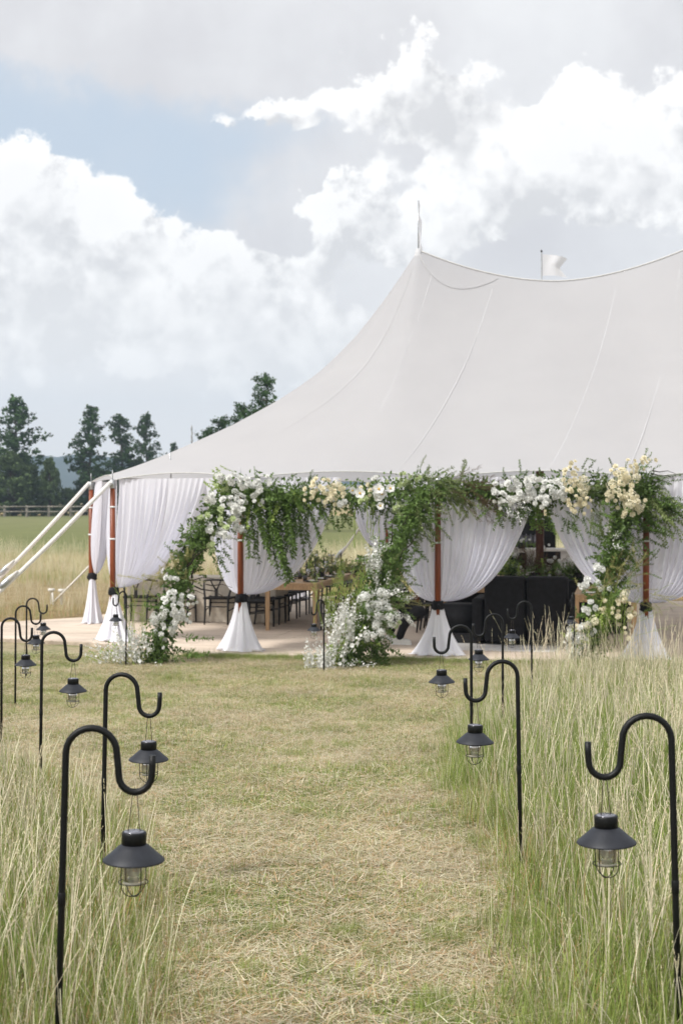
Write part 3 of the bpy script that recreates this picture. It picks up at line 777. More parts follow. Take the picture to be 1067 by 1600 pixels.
# ---------------------------------------------------------------- curtains
def bez(a, b, c, t): return a * (1 - t) ** 2 + b * 2 * t * (1 - t) + c * t * t
def panel(p, d, n, w, ztop, ztie, folds, sag=0.0, seed=0, bulge=0.0):
    """a voile panel hung along d from a pole at p and gathered to the tie"""
    rg = random.Random(seed); ph = [rg.uniform(0, 6.28) for _ in range(8)]
    nu, nv = max(30, int(folds * 9)), 26; L = []
    for i in range(nu + 1):
        u = i / nu; row = []
        top = p + d * (0.03 + w * u) + Vector((0, 0, ztop)); h = ztop - ztie
        tie = p + d * (0.012 + 0.045 * u) - n * -0.0 + Vector((0, 0, ztie))
        s = sag * (0.4 + 0.6 * u)
        ctl = p + d * (0.03 + w * (u * (1.0 + (bulge - .32) * u))) + Vector((0, 0, ztie + h * s))
        wob = 0.5 * sin(2 * pi * u * 2.3 + ph[0]) + 0.4 * sin(2 * pi * u * 4.1 + ph[1])
        for j in range(nv + 1):
            t = j / nv
            q = bez(top, ctl, tie, t)
            a = (0.010 + 0.042 * sin(pi * min(1, t * 1.15)) ** 0.8) * (1 - 0.55 * t)
            fold = sin(2 * pi * folds * u + wob * 1.6 + 0.6 * t + ph[2]) + 0.35 * sin(2 * pi * folds * 2.1 * u + ph[3] + t)
            inn = sin(2 * pi * folds * u + ph[4]) * 0.012 * (1 - t)
            q = q + n * (a * fold + 0.045 * sin(pi * t)) + d * inn
            row.append(q)
        L.append(row)
    return MB().grid(L)
def skirt(p, n, ztie, zb, r0, r1, seed, sx=1.0):
    rg = random.Random(seed); ph = [rg.uniform(0, 6.28) for _ in range(6)]; L = []
    d = Vector((n.y, -n.x, 0)); m = 120; nv = 18
    for j in range(nv + 1):
        t = j / nv; row = []
        r = r0 + (r1 - r0) * (0.55 * t + 0.45 * t ** 2.4)
        z = ztie + (zb - ztie) * t
        for k in range(m + 1):
            a = 2 * pi * k / m
            fo = 1 + (0.05 + 0.13 * t) * sin(9 * a + ph[0] + 0.5 * sin(2 * a)) + 0.06 * sin(17 * a + ph[1] + t) + 0.05 * t * sin(4 * a + ph[2])
            zz = z + (0.018 * sin(5 * a + ph[3]) * t if j == nv else 0)
            fo += 0.05 * t * t * sin(3 * a + ph[4]) ; row.append(p + d * (cos(a) * r * fo * sx) + n * (sin(a) * r * fo * 0.62) + Vector((0, 0, max(zz, zb))))
        L.append(row)
    # a little cloth puddles on the floor
    row = []
    for k in range(m + 1):
        a = 2 * pi * k / m; r = r1 * (1.10 + 0.16 * sin(7 * a + ph[4]) + 0.08 * sin(13 * a + ph[5]))
        row.append(p + d * (cos(a) * r * sx) + n * (sin(a) * r * 0.62) + Vector((0, 0, zb - 0.004)))
    L.append(row)
    return MB().grid(L)
def curtain(u, v, dl, wl, dr, wr, ztie, label, group, seed, r1=0.32, sagl=.0, sagr=.0, bulger=0.0, bulgel=0.0, front=True):
    p = uv(u, v); c = uv(4.1, 5.3); 
    out = (p - c); out.z = 0
    nl = Vector((dl.y, -dl.x, 0)); nl = nl if nl.dot(out) > 0 else -nl
    nr = Vector((dr.y, -dr.x, 0)); nr = nr if nr.dot(out) > 0 else -nr
    n = (nl + nr).normalized()
    base = p - n * 0.02
    t = thing('curtain', label, 'curtain', base + Vector((0, 0, DECK)), 0, group)
    off = -(base + Vector((0, 0, DECK)))
    def put(name, mb, m):
        mb.v = [tuple(Vector(q) + off) for q in mb.v]; return obj(name, mb, m, t)
    pin = p - n * 0.075
    if wl: put('drape', panel(pin, dl, nl, wl, EAVE + 0.02, ztie + .03, max(4, wl * 8.5), sagl, seed, bulgel), M_sheer)
    if wr: put('drape', panel(pin, dr, nr, wr, EAVE + 0.02, ztie + .03, max(4, wr * 8.5), sagr, seed + 50, bulger), M_sheer)
    zt = ztie - .055
    prof = [(0.058, ztie + .045), (0.072, ztie + .03), (0.078, ztie), (0.074, ztie - .03), (0.085, ztie - .055), (0.06, ztie - .075)]
    b = MB(); L = []
    for (r, z) in prof:
        L.append([p - n * .02 + Vector((cos(a) * r * (1 + .06 * sin(5 * a + z * 90)), sin(a) * r, z + .006 * sin(3 * a))) for a in [2 * pi * k / 28 for k in range(29)]])
    put('tie_band', b.grid(L), M_tie)
    k = put('tie_tail', MB().tube([p + n * .06 + Vector((.01, 0, ztie)), p + n * .09 + Vector((.035, 0, ztie - .03)), p + n * .09 + Vector((.05, 0, ztie - .06))], [.02, .024, .008], 6), M_tie)
    put('skirt', skirt(p - n * .02, n, ztie - .05, DECK + 0.012, 0.075, r1, seed + 9), M_skirt)
    return t
U, V = UD, VD
def dd(a, b): return (uv(*b) - uv(*a)).normalized()
CG = 'tied back voile curtains round the tent'
curtain(-3.64, 3.84, dd((-3.64, 3.84), (-3.5, 7.3)), 0.9, dd((-3.64, 3.84), (-2.25, 1.09)), 0.95, 0.86, 'narrow white curtain gathered to the farthest left corner pole', CG, 1, .26)
curtain(-2.25, 1.09, dd((-2.25, 1.09), (-3.64, 3.84)), 0.8, dd((-2.25, 1.09), (0, 0)), 1.75, 0.80, 'wide white curtain swept from the second pole from the left, beside the guy straps', CG, 2, .34, .0, .10, .08)
curtain(0, 0, dd((0, 0), (-2.25, 1.09)), 0.66, U, 1.34, 0.80, 'white curtain tied at the pole between the left flower column and the wooden table', CG, 3, .30)
curtain(2.73, 0, -U, 0.80, U, 1.32, 0.74, 'white curtain tied at the pole just right of the middle flower column', CG, 4, .32)
curtain(5.46, 0, -U, 1.36, U, 1.40, 0.76, 'white curtain tied at the rightmost pole, its foot in the tall grass', CG, 5, .29)
BG = 'tied back voile curtains on the far side of the tent'
curtain(-1.6, 10.1, dd((-1.6, 10.1), (-3.5, 7.3)), 1.2, dd((-1.6, 10.1), (.33, 10.6)), 0.85, 1.02, 'far side curtain left of the gap that shows the field', BG, 6)
curtain(.33, 10.6, dd((.33, 10.6), (-1.6, 10.1)), 0.82, U, 0.95, 1.02, 'far side curtain right of the gap that shows the field', BG, 7)
curtain(3.0, 10.6, -U, 1.3, U, 0.5, 1.02, 'far side curtain behind the black arched panel, seen through the right opening', BG, 8)
curtain(5.7, 10.6, -U, 1.3, U, 1.2, 1.02, 'far side curtain hidden mostly behind the rightmost front curtain', BG, 9)
curtain(-3.5, 7.3, dd((-3.5, 7.3), (-3.64, 3.84)), 1.2, dd((-3.5, 7.3), (-1.6, 10.1)), 1.2, 0.95, 'curtain on the left end of the tent seen faintly through the front voile', BG, 10)
# ================================================================ shepherd hooks and lanterns
def hook_mesh(H):
    r = 0.0098; pts = [(0, 0, -0.12), (0, 0, H * .5), (0, 0, H - .10)]
    R1 = 0.0695
    for k in range(0, 13):
        a = pi - pi * k / 12
        pts.append((R1 + R1 * cos(a), 0, H - R1 + R1 * sin(a)))
    pts.append((0.143, 0, H - .10))
    R2 = 0.045; cx = 0.143 + 0.003 + R2
    for k in range(0, 11):
        a = pi + pi * k / 10
        pts.append((cx + R2 * cos(a), 0, H - 0.128 + R2 * sin(a) * 1.03))
    pts += [(cx + R2 + .001, 0, H - .10), (cx + R2 + .001, 0, H - .072)]
    return MB().tube(pts, [r] * len(pts), 10), (cx, H - 0.128 - R2 * 1.03)
def lantern_parts():
    t = thing('lantern', '', 'lantern')
    # origin at the point where the wire hangs
    z0 = -0.118
    for s in (-1, 1):
        pass
    obj('handle', MB().tube([(-.018, 0, z0 - .006), (-.014, 0, z0 + .02), (-.006, 0, -.012), (0, 0, 0.004), (.006, 0, -.012), (.014, 0, z0 + .02), (.018, 0, z0 - .006)], .0014, 6), M_bronze, t)
    obj('cap', MB().lathe([(0.0, z0 - .001), (.0325, z0 - .001), (.034, z0 - .004), (.034, z0 - .036), (.030, z0 - .038)], 28, (0, 0, 0)), M_black, t)
    obj('solar_cell', MB().lathe([(0.0, z0 + .0012), (.027, z0 + .0012), (.0275, z0 - .0005)], 24), M_solar, t)
    zs = z0 - .035
    obj('lamp_shade', MB().lathe([(.031, zs + .002), (.037, zs - .001), (.045, zs - .007), (.066, zs - .026), (.083, zs - .040), (.0855, zs - .044), (.084, zs - .0455), (.064, zs - .029), (.030, zs - .006)], 36), M_shade, t)
    zc = zs - .040
    # cage: two rings and two crossing bows
    for (r, z) in ((.0405, zc - .014), (.0405, zc - .064)):
        obj('cage_ring', MB().tube([(r * cos(2 * pi * k / 24), r * sin(2 * pi * k / 24), z) for k in range(25)], .0014, 5, False), M_wire, t)
    for a0 in (0.35, 0.35 + pi / 2):
        pts = [(-.039, zc + .004)] + [(-.039, zc - .03)] + [(-.039 * cos(pi * k / 12), zc - .066 - .038 * sin(pi * k / 12)) for k in range(13)] + [(.039, zc - .03), (.039, zc + .004)]
        obj('cage_bow', MB().tube([(x * cos(a0), x * sin(a0), z) for x, z in pts], .0015, 5), M_wire, t)
    obj('glass_jar', MB().lathe([(.024, zc + .01), (.029, zc + .002), (.0295, zc - .055), (.028, zc - .063), (.022, zc - .068), (.0, zc - .068)], 24), M_glass, t)
    obj('jar_base', MB().lathe([(.0285, zc - .060), (.0285, zc - .066), (.022, zc - .0695), (.0, zc - .0695), (.0, zc - .067), (.020, zc - .066), (.0265, zc - .060)], 24), M_bulb, t)
    b = obj('bulb', MB().lathe([(.0, zc - .050), (.012, zc - .048), (.0185, zc - .040), (.0195, zc - .030), (.015, zc - .014), (.011, zc - .002), (.011, zc + .014)], 18), M_bulb, t)
    obj('filament', MB().tube([(-.004, -.0150, zc - .012), (-.004, -.0200, zc - .030), (.004, -.0200, zc - .030), (.004, -.0150, zc - .012)], .0011, 5), M_fil, b)
    return t
LP = lantern_parts(); used_l = False
HOOKS = [  # rod px, top py, depth, yaw (0: hook points to +x), lean, label hook, label lantern
    (104, 1137, 3.9, 0.05, 1.7, 'nearest black shepherd hook on the left of the path, bottom left foreground', 'lantern on the nearest hook on the left, over tall grass at the bottom left'),
    (166, 1053, 6.1, -0.12, 1.2, 'second nearest black shepherd hook on the left, standing behind the foreground one', 'lantern on the second hook on the left, partly behind the tip of the nearest hook'),
    (66, 988, 8.7, 0.10, 0.8, 'left side shepherd hook over mown grass, third from the camera', 'lantern hanging clear over mown grass from the third hook on the left'),
    (3, 966, 11.0, -0.05, 0.3, 'shepherd hook whose rod stands on the very left edge of the photo', 'lantern beside the left edge of the photo, lowest of the small left ones'),
    (25, 947, 13.7, 0.12, 0.4, 'shepherd hook between the edge one and the one before the deck on the left', 'small lantern on the left just above and right of the edge lantern'),
    (42, 935, 16.5, 0.0, 0.3, 'farthest shepherd hook of the left row, in front of the deck corner', 'smallest lantern of the left row, seen against the pale deck'),
    (198, 924, 18.1, pi + .95, 0.6, 'slim shepherd hook among the white sprays of the left flower column', 'small lantern hanging before the curtain foot by the left flower column'),
    (506, 937, 17.35, pi + .9, 0.0, 'shepherd hook before the wooden table leg beside the middle flower column', 'lantern hanging low before the wooden table leg near the tent centre'),
    (1048, 1118, 4.06, pi - .06, -1.6, 'nearest black shepherd hook on the right, cut by the right edge of the photo', 'large lantern on the nearest hook on the right, over tall grass'),
    (808, 1033, 6.4, pi + .06, -1.0, 'second nearest shepherd hook on the right, standing in the edge of the tall grass', 'lantern on the second hook on the right, in front of another rod'),
    (736, 978, 9.1, pi - .05, -0.2, 'third shepherd hook on the right, at the corner where mown and tall grass meet', 'lantern left of the third right hook, hanging over mown grass'),
    (785, 960, 11.4, pi + .04, -0.2, 'fourth shepherd hook on the right, in front of the black ottoman', 'lantern low before the tent floor, between third and fifth right hooks'),
    (830, 940, 14.2, pi - .04, -0.3, 'fifth shepherd hook on the right, seen against the black sofa', 'small lantern in front of the black sofa among tall seed heads'),
    (897, 926, 17.6, pi + 1.2, 0.0, 'farthest right shepherd hook, seen edge on before the second wooden table', 'small lantern beside the white flowers at the foot of the right column'),
]
for (px, py, Y, yaw, lean, lh, ll) in HOOKS:
    top = at(px, py, Y); base = Vector((top.x, Y, 0)); 
    gzv = gz(base.x, Y); H = top.z - gzv
    R = Euler((0, radians(lean), 0)).to_matrix().to_4x4() @ Matrix.Rotation(yaw, 4, 'Z')
    # the lean pivots about the top of the rod, so the foot moves
    foot = Vector((top.x - tan(radians(lean)) * H, Y, gzv))
    mb, (hx, hz) = hook_mesh(H)
    h = thing('shepherd_hook', lh, 'shepherd hook', foot, 0, 'black shepherd hooks lining the path')
    h.rotation_euler = R.to_euler()
    obj('rod', mb, M_black, h)
    # joint sleeve and ground collar where the two halves of the rod screw together
    obj('sleeve', MB().lathe([(.0098, -.02), (.0112, -.017), (.0112, .017), (.0098, .02)], 10, (0, 0, H * .50)), M_black, h)
    hang = foot + (R.to_3x3() @ Vector((hx, 0, hz + 0.0098)))
    l = place(LP, used_l, hang, rnd.uniform(-.5, .5) + yaw * 0, ll, 'black cage lanterns on the hooks'); used_l = True
    l.rotation_euler = (rnd.uniform(-.02, .02), rnd.uniform(-.02, .02), rnd.uniform(-.5, .5))

# ================================================================ furniture under the tent
def rot_parts(t): return t
def table(name, label, u0, u1, v0, v1, H=0.76, group=None):
    c = uv((u0 + u1) / 2, (v0 + v1) / 2, DECK); w, l = u1 - u0, v1 - v0
    t = thing(name, label, 'table', c, TA, group)
    obj('tabletop', MB().box((0, 0, H - .02), (w, l, .04)), M_oaktop, t, smooth=False)
    for sx in (-1, 1):
        for sy in (-1, 1):
            obj('leg', MB().box((sx * (w / 2 - .035), sy * (l / 2 - .035), (H - .04) / 2), (.068, .068, H - .042), taper=.8), M_oak, t, smooth=False)
    for sy in (-1, 1): obj('apron', MB().box((0, sy * (l / 2 - .02), H - .075), (w - .145, .024, .066)), M_oak, t, smooth=False)
    for sx in (-1, 1): obj('apron', MB().box((sx * (w / 2 - .02), 0, H - .075), (.024, l - .145, .066)), M_oak, t, smooth=False)
    return t
GTB = 'pale wooden dining tables'
table('dining_table', 'long pale oak table set with dark plates and a framed card, nearest the left opening', -.40, .44, 2.98, 6.9, group=GTB)
table('dining_table', 'pale oak table at the right in front of the black sofa end', 4.50, 5.36, 1.15, 3.0, group=GTB)
table('dining_table', 'oak table half hidden by the middle curtain and the black ottoman', 2.42, 3.25, 2.92, 6.6, group=GTB)
table('dining_table', 'farther oak table set with plates before the gap onto the field', -0.1, .75, 7.5, 9.8, group=GTB)
table('dining_table', 'oak table behind the rightmost curtain at the photo edge', 6.7, 7.55, 2.2, 6.2, group=GTB)
def linen_table():
    c = uv(-1.85, 4.75, DECK); w, l = 2.6, .85
    t = thing('linen_table', 'long table under a floor length cream linen cloth behind the left flower column', 'table', c, TA)
    obj('tabletop', MB().box((0, 0, .735), (w, l, .03)), M_oaktop, t, smooth=False)
    mb = MB(); L = []; per = []
    hw, hl, rr = w / 2 + .012, l / 2 + .012, .05
    for k in range(200):
        a = k / 200; s = a * (2 * (2 * hw + 2 * hl)); 
        q = s
        if q < 2 * hw: p = (-hw + q, -hl, 0, -1)
        elif q < 2 * hw + 2 * hl: p = (hw, -hl + q - 2 * hw, 1, 0)
        elif q < 4 * hw + 2 * hl: p = (hw - (q - 2 * hw - 2 * hl), hl, 0, 1)
        else: p = (-hw, hl - (q - 4 * hw - 2 * hl), -1, 0)
        per.append(p)
    for j in range(9):
        z = .757 - .75 * j / 8; row = []
        for i, (x, y, nx, ny) in enumerate(per + [per[0]]):
            a = (.004 + .035 * (j / 8)) * (1 + sin(i * .63) * .9 + .5 * sin(i * 1.37))
            row.append((x + nx * a, y + ny * a, z))
        L.append(row)
    mb.grid(L); mb.add([(-hw, -hl, .7585), (hw, -hl, .7585), (hw, hl, .7585), (-hw, hl, .7585)], [(0, 1, 2, 3)])
    obj('tablecloth', mb, M_linen, t)
linen_table()
# wishbone chairs ----------------------------------------------------
def chair_proto():
    t = thing('wishbone_chair', '', 'chair')
    obj('seat', MB().box((0, 0, .435), (.47, .43, .03), taper=.94), M_cord, t, smooth=False)
    for sx in (-1, 1):
        obj('leg', MB().tube([(sx * .235, .20, 0), (sx * .225, .20, .24), (sx * .22, .20, .46)], [.013, .019, .017], 8), M_chair, t)
        obj('leg', MB().tube([(sx * .20, -.23, 0), (sx * .195, -.20, .24), (sx * .20, -.19, .46), (sx * .235, -.13, .60), (sx * .25, -.06, .70)], [.013, .019, .02, .016, .014], 8), M_chair, t)
        obj('stretcher', MB().tube([(sx * .225, .2, .27), (sx * .20, -.2, .23)], .010, 6), M_chair, t)
    obj('stretcher', MB().tube([(-.22, .2, .34), (.22, .2, .34)], .010, 6), M_chair, t)
    obj('stretcher', MB().tube([(-.19, -.2, .30), (.19, -.2, .30)], .010, 6), M_chair, t)
    arc = [(.27 * cos(a), .02 - .27 * sin(a), .705 + .045 * sin(max(0, a)) ) for a in [pi * k / 14 for k in range(15)]]
    arc = [(.27, .12, .70)] + arc + [(-.27, .12, .70)]
    obj('back_rail', MB().tube(arc, [.012] + [.016] * 15 + [.012], 8), M_chair, t)
    sp = MB()
    sp.box((0, -.205, .52), (.055, .016, .17))
    obj('splat', sp, M_chair, t, smooth=False)
    for sx in (-1, 1): obj('splat_arm', MB().tube([(sx * .012, -.207, .585), (sx * .05, -.235, .66), (sx * .085, -.242, .735)], [.014, .012, .012], 6), M_chair, t)
    return t
CP = chair_proto(); used_c = False
CHG = 'black wishbone chairs at the dining tables'
def chair(u, v, face, label):
    """face: direction the sitter looks, angle in tent frame; 0 = +v"""
    global used_c
    place(CP, used_c, uv(u, v, DECK), TA + face + rnd.uniform(-.07, .07), label, CHG); used_c = True
for k, v in enumerate((3.45, 4.25, 5.05, 5.85, 6.55)):
    chair(-.62, v, -pi / 2, 'black wishbone chair on the near left side of the long oak table, %s along it' % ('first', 'second', 'third', 'fourth', 'last')[k])
    chair(.66, v, pi / 2, 'black wishbone chair on the right side of the long oak table, %s along it' % ('first', 'second', 'third', 'fourth', 'last')[k])
for k, u in enumerate((-2.85, -2.15, -1.45, -0.80)):
    chair(u, 4.05, 0, 'black wishbone chair before the cream tablecloth, %s' % ('leftmost, beside the curtain foot', 'behind the left flower column', 'right of the left flower column', 'partly behind the tied curtain')[k])
for k, v in enumerate((3.3, 4.1, 4.9)):
    chair(2.24, v, -pi / 2, 'black wishbone chair left of the half hidden oak table, %s from the front' % ('first', 'second', 'third')[k])
    chair(3.46, v, pi / 2, 'black wishbone chair right of the half hidden oak table, %s from the front' % ('first', 'second', 'third')[k])
for k, v in enumerate((2.6, 3.4, 4.2)):
    chair(6.48, v, -pi / 2, 'black wishbone chair by the photo edge right of the last curtain, %s from the front' % ('first', 'second', 'third')[k])
for k, v in enumerate((7.9, 8.7)):
    chair(-.34, v, -pi / 2, 'black wishbone chair at the farther oak table, %s side' % ('nearer', 'far')[k])
# place settings -----------------------------------------------------
PL = MB().lathe([(0, .006), (.085, .008), (.125, .020), (.128, .017), (.09, .0), (0, .0)], 20).mesh('plate', M_plate)
NAP = MB().box((0, 0, .024), (.09, .20, .014)).mesh('napkin', M_napkin, False)
GLS = MB().lathe([(.032, .0), (.030, .003), (.004, .006), (.0035, .08), (.02, .10), (.036, .13), (.036, .17), (.030, .20)], 14).mesh('wine_glass', M_glass)
TMB = MB().lathe([(0, .003), (.032, .0), (.036, .10), (.033, .10), (.030, .006)], 14).mesh('tumbler', mat('smoked_glass', (.05, .045, .04), .1, .3, 20, spec=.6))
CND = MB().lathe([(.0, .0), (.045, .0), (.045, .01), (.010, .014), (.010, .10), (.018, .11), (.011, .12), (.011, .33), (0, .335)], 12).mesh('candlestick', mat('black_candle', (.012, .012, .013), .5, .3, 20))
def on_table(u, v, mesh, name, label, cat, group, rz=0.0):
    o = obj(name, mesh, None, None, uv(u, v, DECK + .7605)); o.rotation_euler = (0, 0, TA + rz)
    return tag(o, label, cat, group)
rows = [('long table', -.40, .44, (3.35, 4.05, 4.75, 5.45, 6.3)), ('far table', -.1, .75, (7.9, 8.6, 9.3)), ('half hidden table', 2.42, 3.25, (3.3, 4.1, 4.9))]
ordn = ('nearest', 'second', 'third', 'fourth', 'fifth')
for (nm, u0, u1, vv) in rows:
    for k, v in enumerate(vv):
        for sd_, u in (('left', u0 + .16), ('right', u1 - .16)):
            on_table(u, v, PL, 'plate', 'dark plate on the %s edge of the %s, %s from the front' % (sd_, nm, ordn[k]), 'plate', 'dark plates')
            n = obj('napkin', NAP, None, None, uv(u, v, DECK + .7605)); n.rotation_euler = (0, 0, TA + .2)
            tag(n, 'pale napkin on the %s plate, %s side of the %s' % (ordn[k], sd_, nm), 'napkin', 'folded napkins')
            on_table(u + (.1 if sd_ == 'left' else -.1), v + .2, GLS, 'wine_glass', 'clear stemmed glass by the %s plate, %s side of the %s' % (ordn[k], sd_, nm), 'glass', 'stemmed glasses')
            on_table(u + (.14 if sd_ == 'left' else -.14), v + .12, TMB, 'tumbler', 'smoky tumbler by the %s plate, %s side of the %s' % (ordn[k], sd_, nm), 'tumbler', 'smoky tumblers')
        on_table((u0 + u1) / 2 + .1, v + .33, CND, 'candlestick', 'slim black candlestick in the middle of the %s, %s from the front' % (nm, ordn[k]), 'candlestick', 'black candlesticks')
def sign_frame(px, py, Y):
    p = at(px, py, Y)
    t = thing('menu_frame', 'small framed white card standing on the near end of the oak table', 'card frame', (p.x, p.y, DECK + .7605), TA + .05)
    for (x, z, w, h) in ((-.048, .075, .012, .15), (.048, .075, .012, .15), (0, .006, .108, .012), (0, .144, .108, .012)):
        obj('frame_bar', MB().box((x, 0, z), (w, .014, h - (.0 if w < .05 else 0))), M_solar, t, smooth=False)
    obj('card', MB().box((0, .002, .075), (.086, .006, .127)), M_card, t, smooth=False)
    for k in range(5): obj('text_line', MB().box((0, -.0018, .105 - .015 * k), (.05 - .012 * (k % 2), .002, .004)), M_black, t, smooth=False)
sign_frame(455, 914, 22.72)
# black lounge -------------------------------------------------------
def sofa():
    c = uv(3.55, 1.15, DECK)
    a, b = at(757, 1005, 20.45), at(888, 1005, 20.15)
    c = (a + b) / 2; c.z = DECK; w = (b - a).length
    t = thing('sofa', 'black upholstered lounge sofa with its high back to the grass, flowers rising behind', 'sofa', c, TA)
    def cushion(name, cc, d, bev=.05):
        bm = bmesh.new(); bmesh.ops.create_cube(bm, size=1)
        for v in bm.verts: v.co = Vector((v.co.x * d[0], v.co.y * d[1], v.co.z * d[2])) + Vector(cc)
        bmesh.ops.bevel(bm, geom=list(bm.edges), offset=bev, segments=3, affect='EDGES', profile=.6)
        me = bpy.data.meshes.new(name); bm.to_mesh(me); bm.free(); me.materials.append(M_sofa)
        me.polygons.foreach_set('use_smooth', [True] * len(me.polygons)); return obj(name, me, None, t)
    n = 2
    for k in range(n): cushion('back_cushion', (-w / 2 + w / n * (k + .5), 0, .52), (w / n - .01, .24, .94), .06)
    cushion('base', (0, .50, .23), (w, .75, .34), .04)
    for k in range(n): cushion('seat_cushion', (-w / 2 + w / n * (k + .5), .52, .49), (w / n - .01, .72, .17), .05)
    for s in (-1, 1): cushion('arm', (s * (w / 2 + .09), .42, .36), (.17, .95, .62), .05)
    return c, w
sc_, sw_ = sofa()
def soft(name, label, cat, c, d, mat_, bev=.05, parts=1, rz=TA):
    t = thing(name, label, cat, c, rz)
    bm = bmesh.new(); bmesh.ops.create_cube(bm, size=1)
    for v in bm.verts: v.co = Vector((v.co.x * d[0], v.co.y * d[1], v.co.z * d[2] * .72 + d[2] * .64))
    bmesh.ops.bevel(bm, geom=list(bm.edges), offset=bev, segments=3, affect='EDGES')
    me = bpy.data.meshes.new('cushion'); bm.to_mesh(me); bm.free(); me.materials.append(mat_)
    me.polygons.foreach_set('use_smooth', [True] * len(me.polygons)); obj('cushion', me, None, t)
    obj('plinth', MB().box((0, 0, d[2] * .14), (d[0] * .94, d[1] * .94, d[2] * .28)), M_panel, t, smooth=False)
q = at(722, 1002, 20.55); soft('ottoman', 'low square black ottoman left of the black sofa', 'ottoman', Vector((q.x, q.y + .3, DECK)), (.60, .62, .56), M_sofa)
q = at(936, 1004, 20.6); soft('armchair', 'black upholstered seat under and behind the right oak table', 'armchair', Vector((q.x + .05, q.y + 2.3, DECK)), (1.7, .9, .85), M_sofa)
q = at(790, 1006, 20.1); rg_ = obj('rug', prism([uv(2.55, .62), uv(4.3, .62), uv(4.3, 2.9), uv(2.55, 2.9)], DECK + .0005, DECK + .010), M_rug, smooth=False)
tag(rg_, 'pale rug edge showing under the black sofa and ottoman', 'rug')
# long black draped table behind the sofa that carries the flowers
c = at(835, 930, 22.6); c.z = DECK
t = thing('draped_table', 'table under a black floor length cloth carrying flowers behind the sofa', 'table', c, TA)
obj('tabletop', MB().box((0, 0, .80), (2.5, .80, .03)), M_oaktop, t, smooth=False)
L = []
for j in range(7):
    z = .822 - .81 * j / 6; row = []
    for i in range(161):
        s = i / 160 * (2 * 2.54 + 2 * .84)
        if s < 2.54: x, y, nx, ny = -1.27 + s, -.42, 0, -1
        elif s < 3.38: x, y, nx, ny = 1.27, -.42 + s - 2.54, 1, 0
        elif s < 5.92: x, y, nx, ny = 1.27 - (s - 3.38), .42, 0, 1
        else: x, y, nx, ny = -1.27, .42 - (s - 5.92), -1, 0
        a = (.003 + .03 * j / 6) * (1 + sin(i * .8) + .4 * sin(i * 1.7)); row.append((x + nx * a, y + ny * a, z))
    L.append(row)
mb = MB().grid(L); mb.add([(-1.27, -.42, .8235), (1.27, -.42, .8235), (1.27, .42, .8235), (-1.27, .42, .8235)], [(0, 1, 2, 3)])
obj('tablecloth', mb, M_sofa, t)
# bar stools with square black backs ----------------------------------
def stool(px, label):
    c = at(px, 900, 25.0); c.z = DECK
    t = thing('bar_stool', label, 'bar stool', c, TA, 'black bar stools')
    zt = CAMZ + (780 - (863 if px < 830 else 861)) / FPX * 25 - DECK
    obj('backrest', MB().box((0, -.2, zt - .14), (.29, .03, .28)), M_sofa, t, smooth=False)
    obj('seat', MB().box((0, 0, .72), (.38, .38, .06)), M_sofa, t, smooth=False)
    for sx in (-1, 1):
        for sy in (-1, 1): obj('leg', MB().tube([(sx * .19, sy * .19, 0), (sx * .165, sy * .165, .70)], .014, 6), M_chair, t)
        obj('back_post', MB().tube([(sx * .12, -.18, .7), (sx * .12, -.185, zt - .2)], .012, 6), M_chair, t)
    obj('foot_rail', MB().tube([(-.18, -.18, .28), (.18, -.18, .28)], .010, 6), M_chair, t)
stool(810, 'black square backed bar stool left of the dark post')
stool(863, 'black square backed bar stool right of the dark post')
# bar counter with an arched black panel behind ------------------------
c = at(830, 870, 27.0); c.z = DECK
t = thing('bar_counter', 'white bar counter behind the two black stools', 'bar', c, TA)
zt = CAMZ + (780 - 857) / FPX * 26.8 - DECK
obj('front', MB().box((0, 0, (zt - .05) / 2), (2.3, .55, zt - .05)), M_counter, t, smooth=False)
obj('counter_top', MB().box((0, 0, zt - .024), (2.42, .66, .045)), M_counter, t, smooth=False)
for k in range(4): obj('front_panel', MB().box((-.855 + .57 * k, -.281, (zt - .05) / 2), (.54, .012, zt - .12)), M_counter, t, smooth=False)
Y = 28.4
c = at(836, 900, Y); c.z = DECK
t = thing('arched_cabinet', 'black arched cabinet with pale bottles behind glass, beyond the dark post', 'cabinet', c, TA)
top = CAMZ + (780 - 806) / FPX * Y - DECK; w = 62 / FPX * Y
poly = [(-w / 2, 0), (w / 2, 0), (w / 2, top - .35)] + [(w / 2 * (1 - (1 - cos(pi / 2 * k / 8)) * .62), top - .35 + .35 * sin(pi / 2 * k / 8)) for k in range(1, 9)]
poly += [(-x, z) for x, z in poly[::-1] if z > .01]
n = len(poly)
body = MB().add([(x, -.02, z) for x, z in poly] + [(x, .35, z) for x, z in poly], [tuple(range(n)), tuple(range(2 * n - 1, n - 1, -1))] + [(i, n + i, n + (i + 1) % n, (i + 1) % n) for i in range(n)])
obj('body', body, M_panel, t, smooth=False)
pane = obj('window', MB().box((-.11, -.035, top - .42), (.40, .02, .42)), M_panel, t, smooth=False)
obj('reflection_board', MB().box((-.12, -.052, top - .47), (.27, .012, .17)), mat('reflection_grey', (.10, .10, .11), .25, .3, 9, spec=.6), pane, smooth=False)  # grey board stands in for a pale reflection on the window
obj('shelf', MB().box((-.11, -.065, top - .60), (.44, .05, .018)), M_panel, t, smooth=False)
for k in range(4): obj('bottle', MB().lathe([(0, 0), (.035, 0), (.036, .13), (.013, .17), (.012, .23), (0, .23)], 10, (-.27 + .09 * k, -.075, top - .59)), M_solar, t)
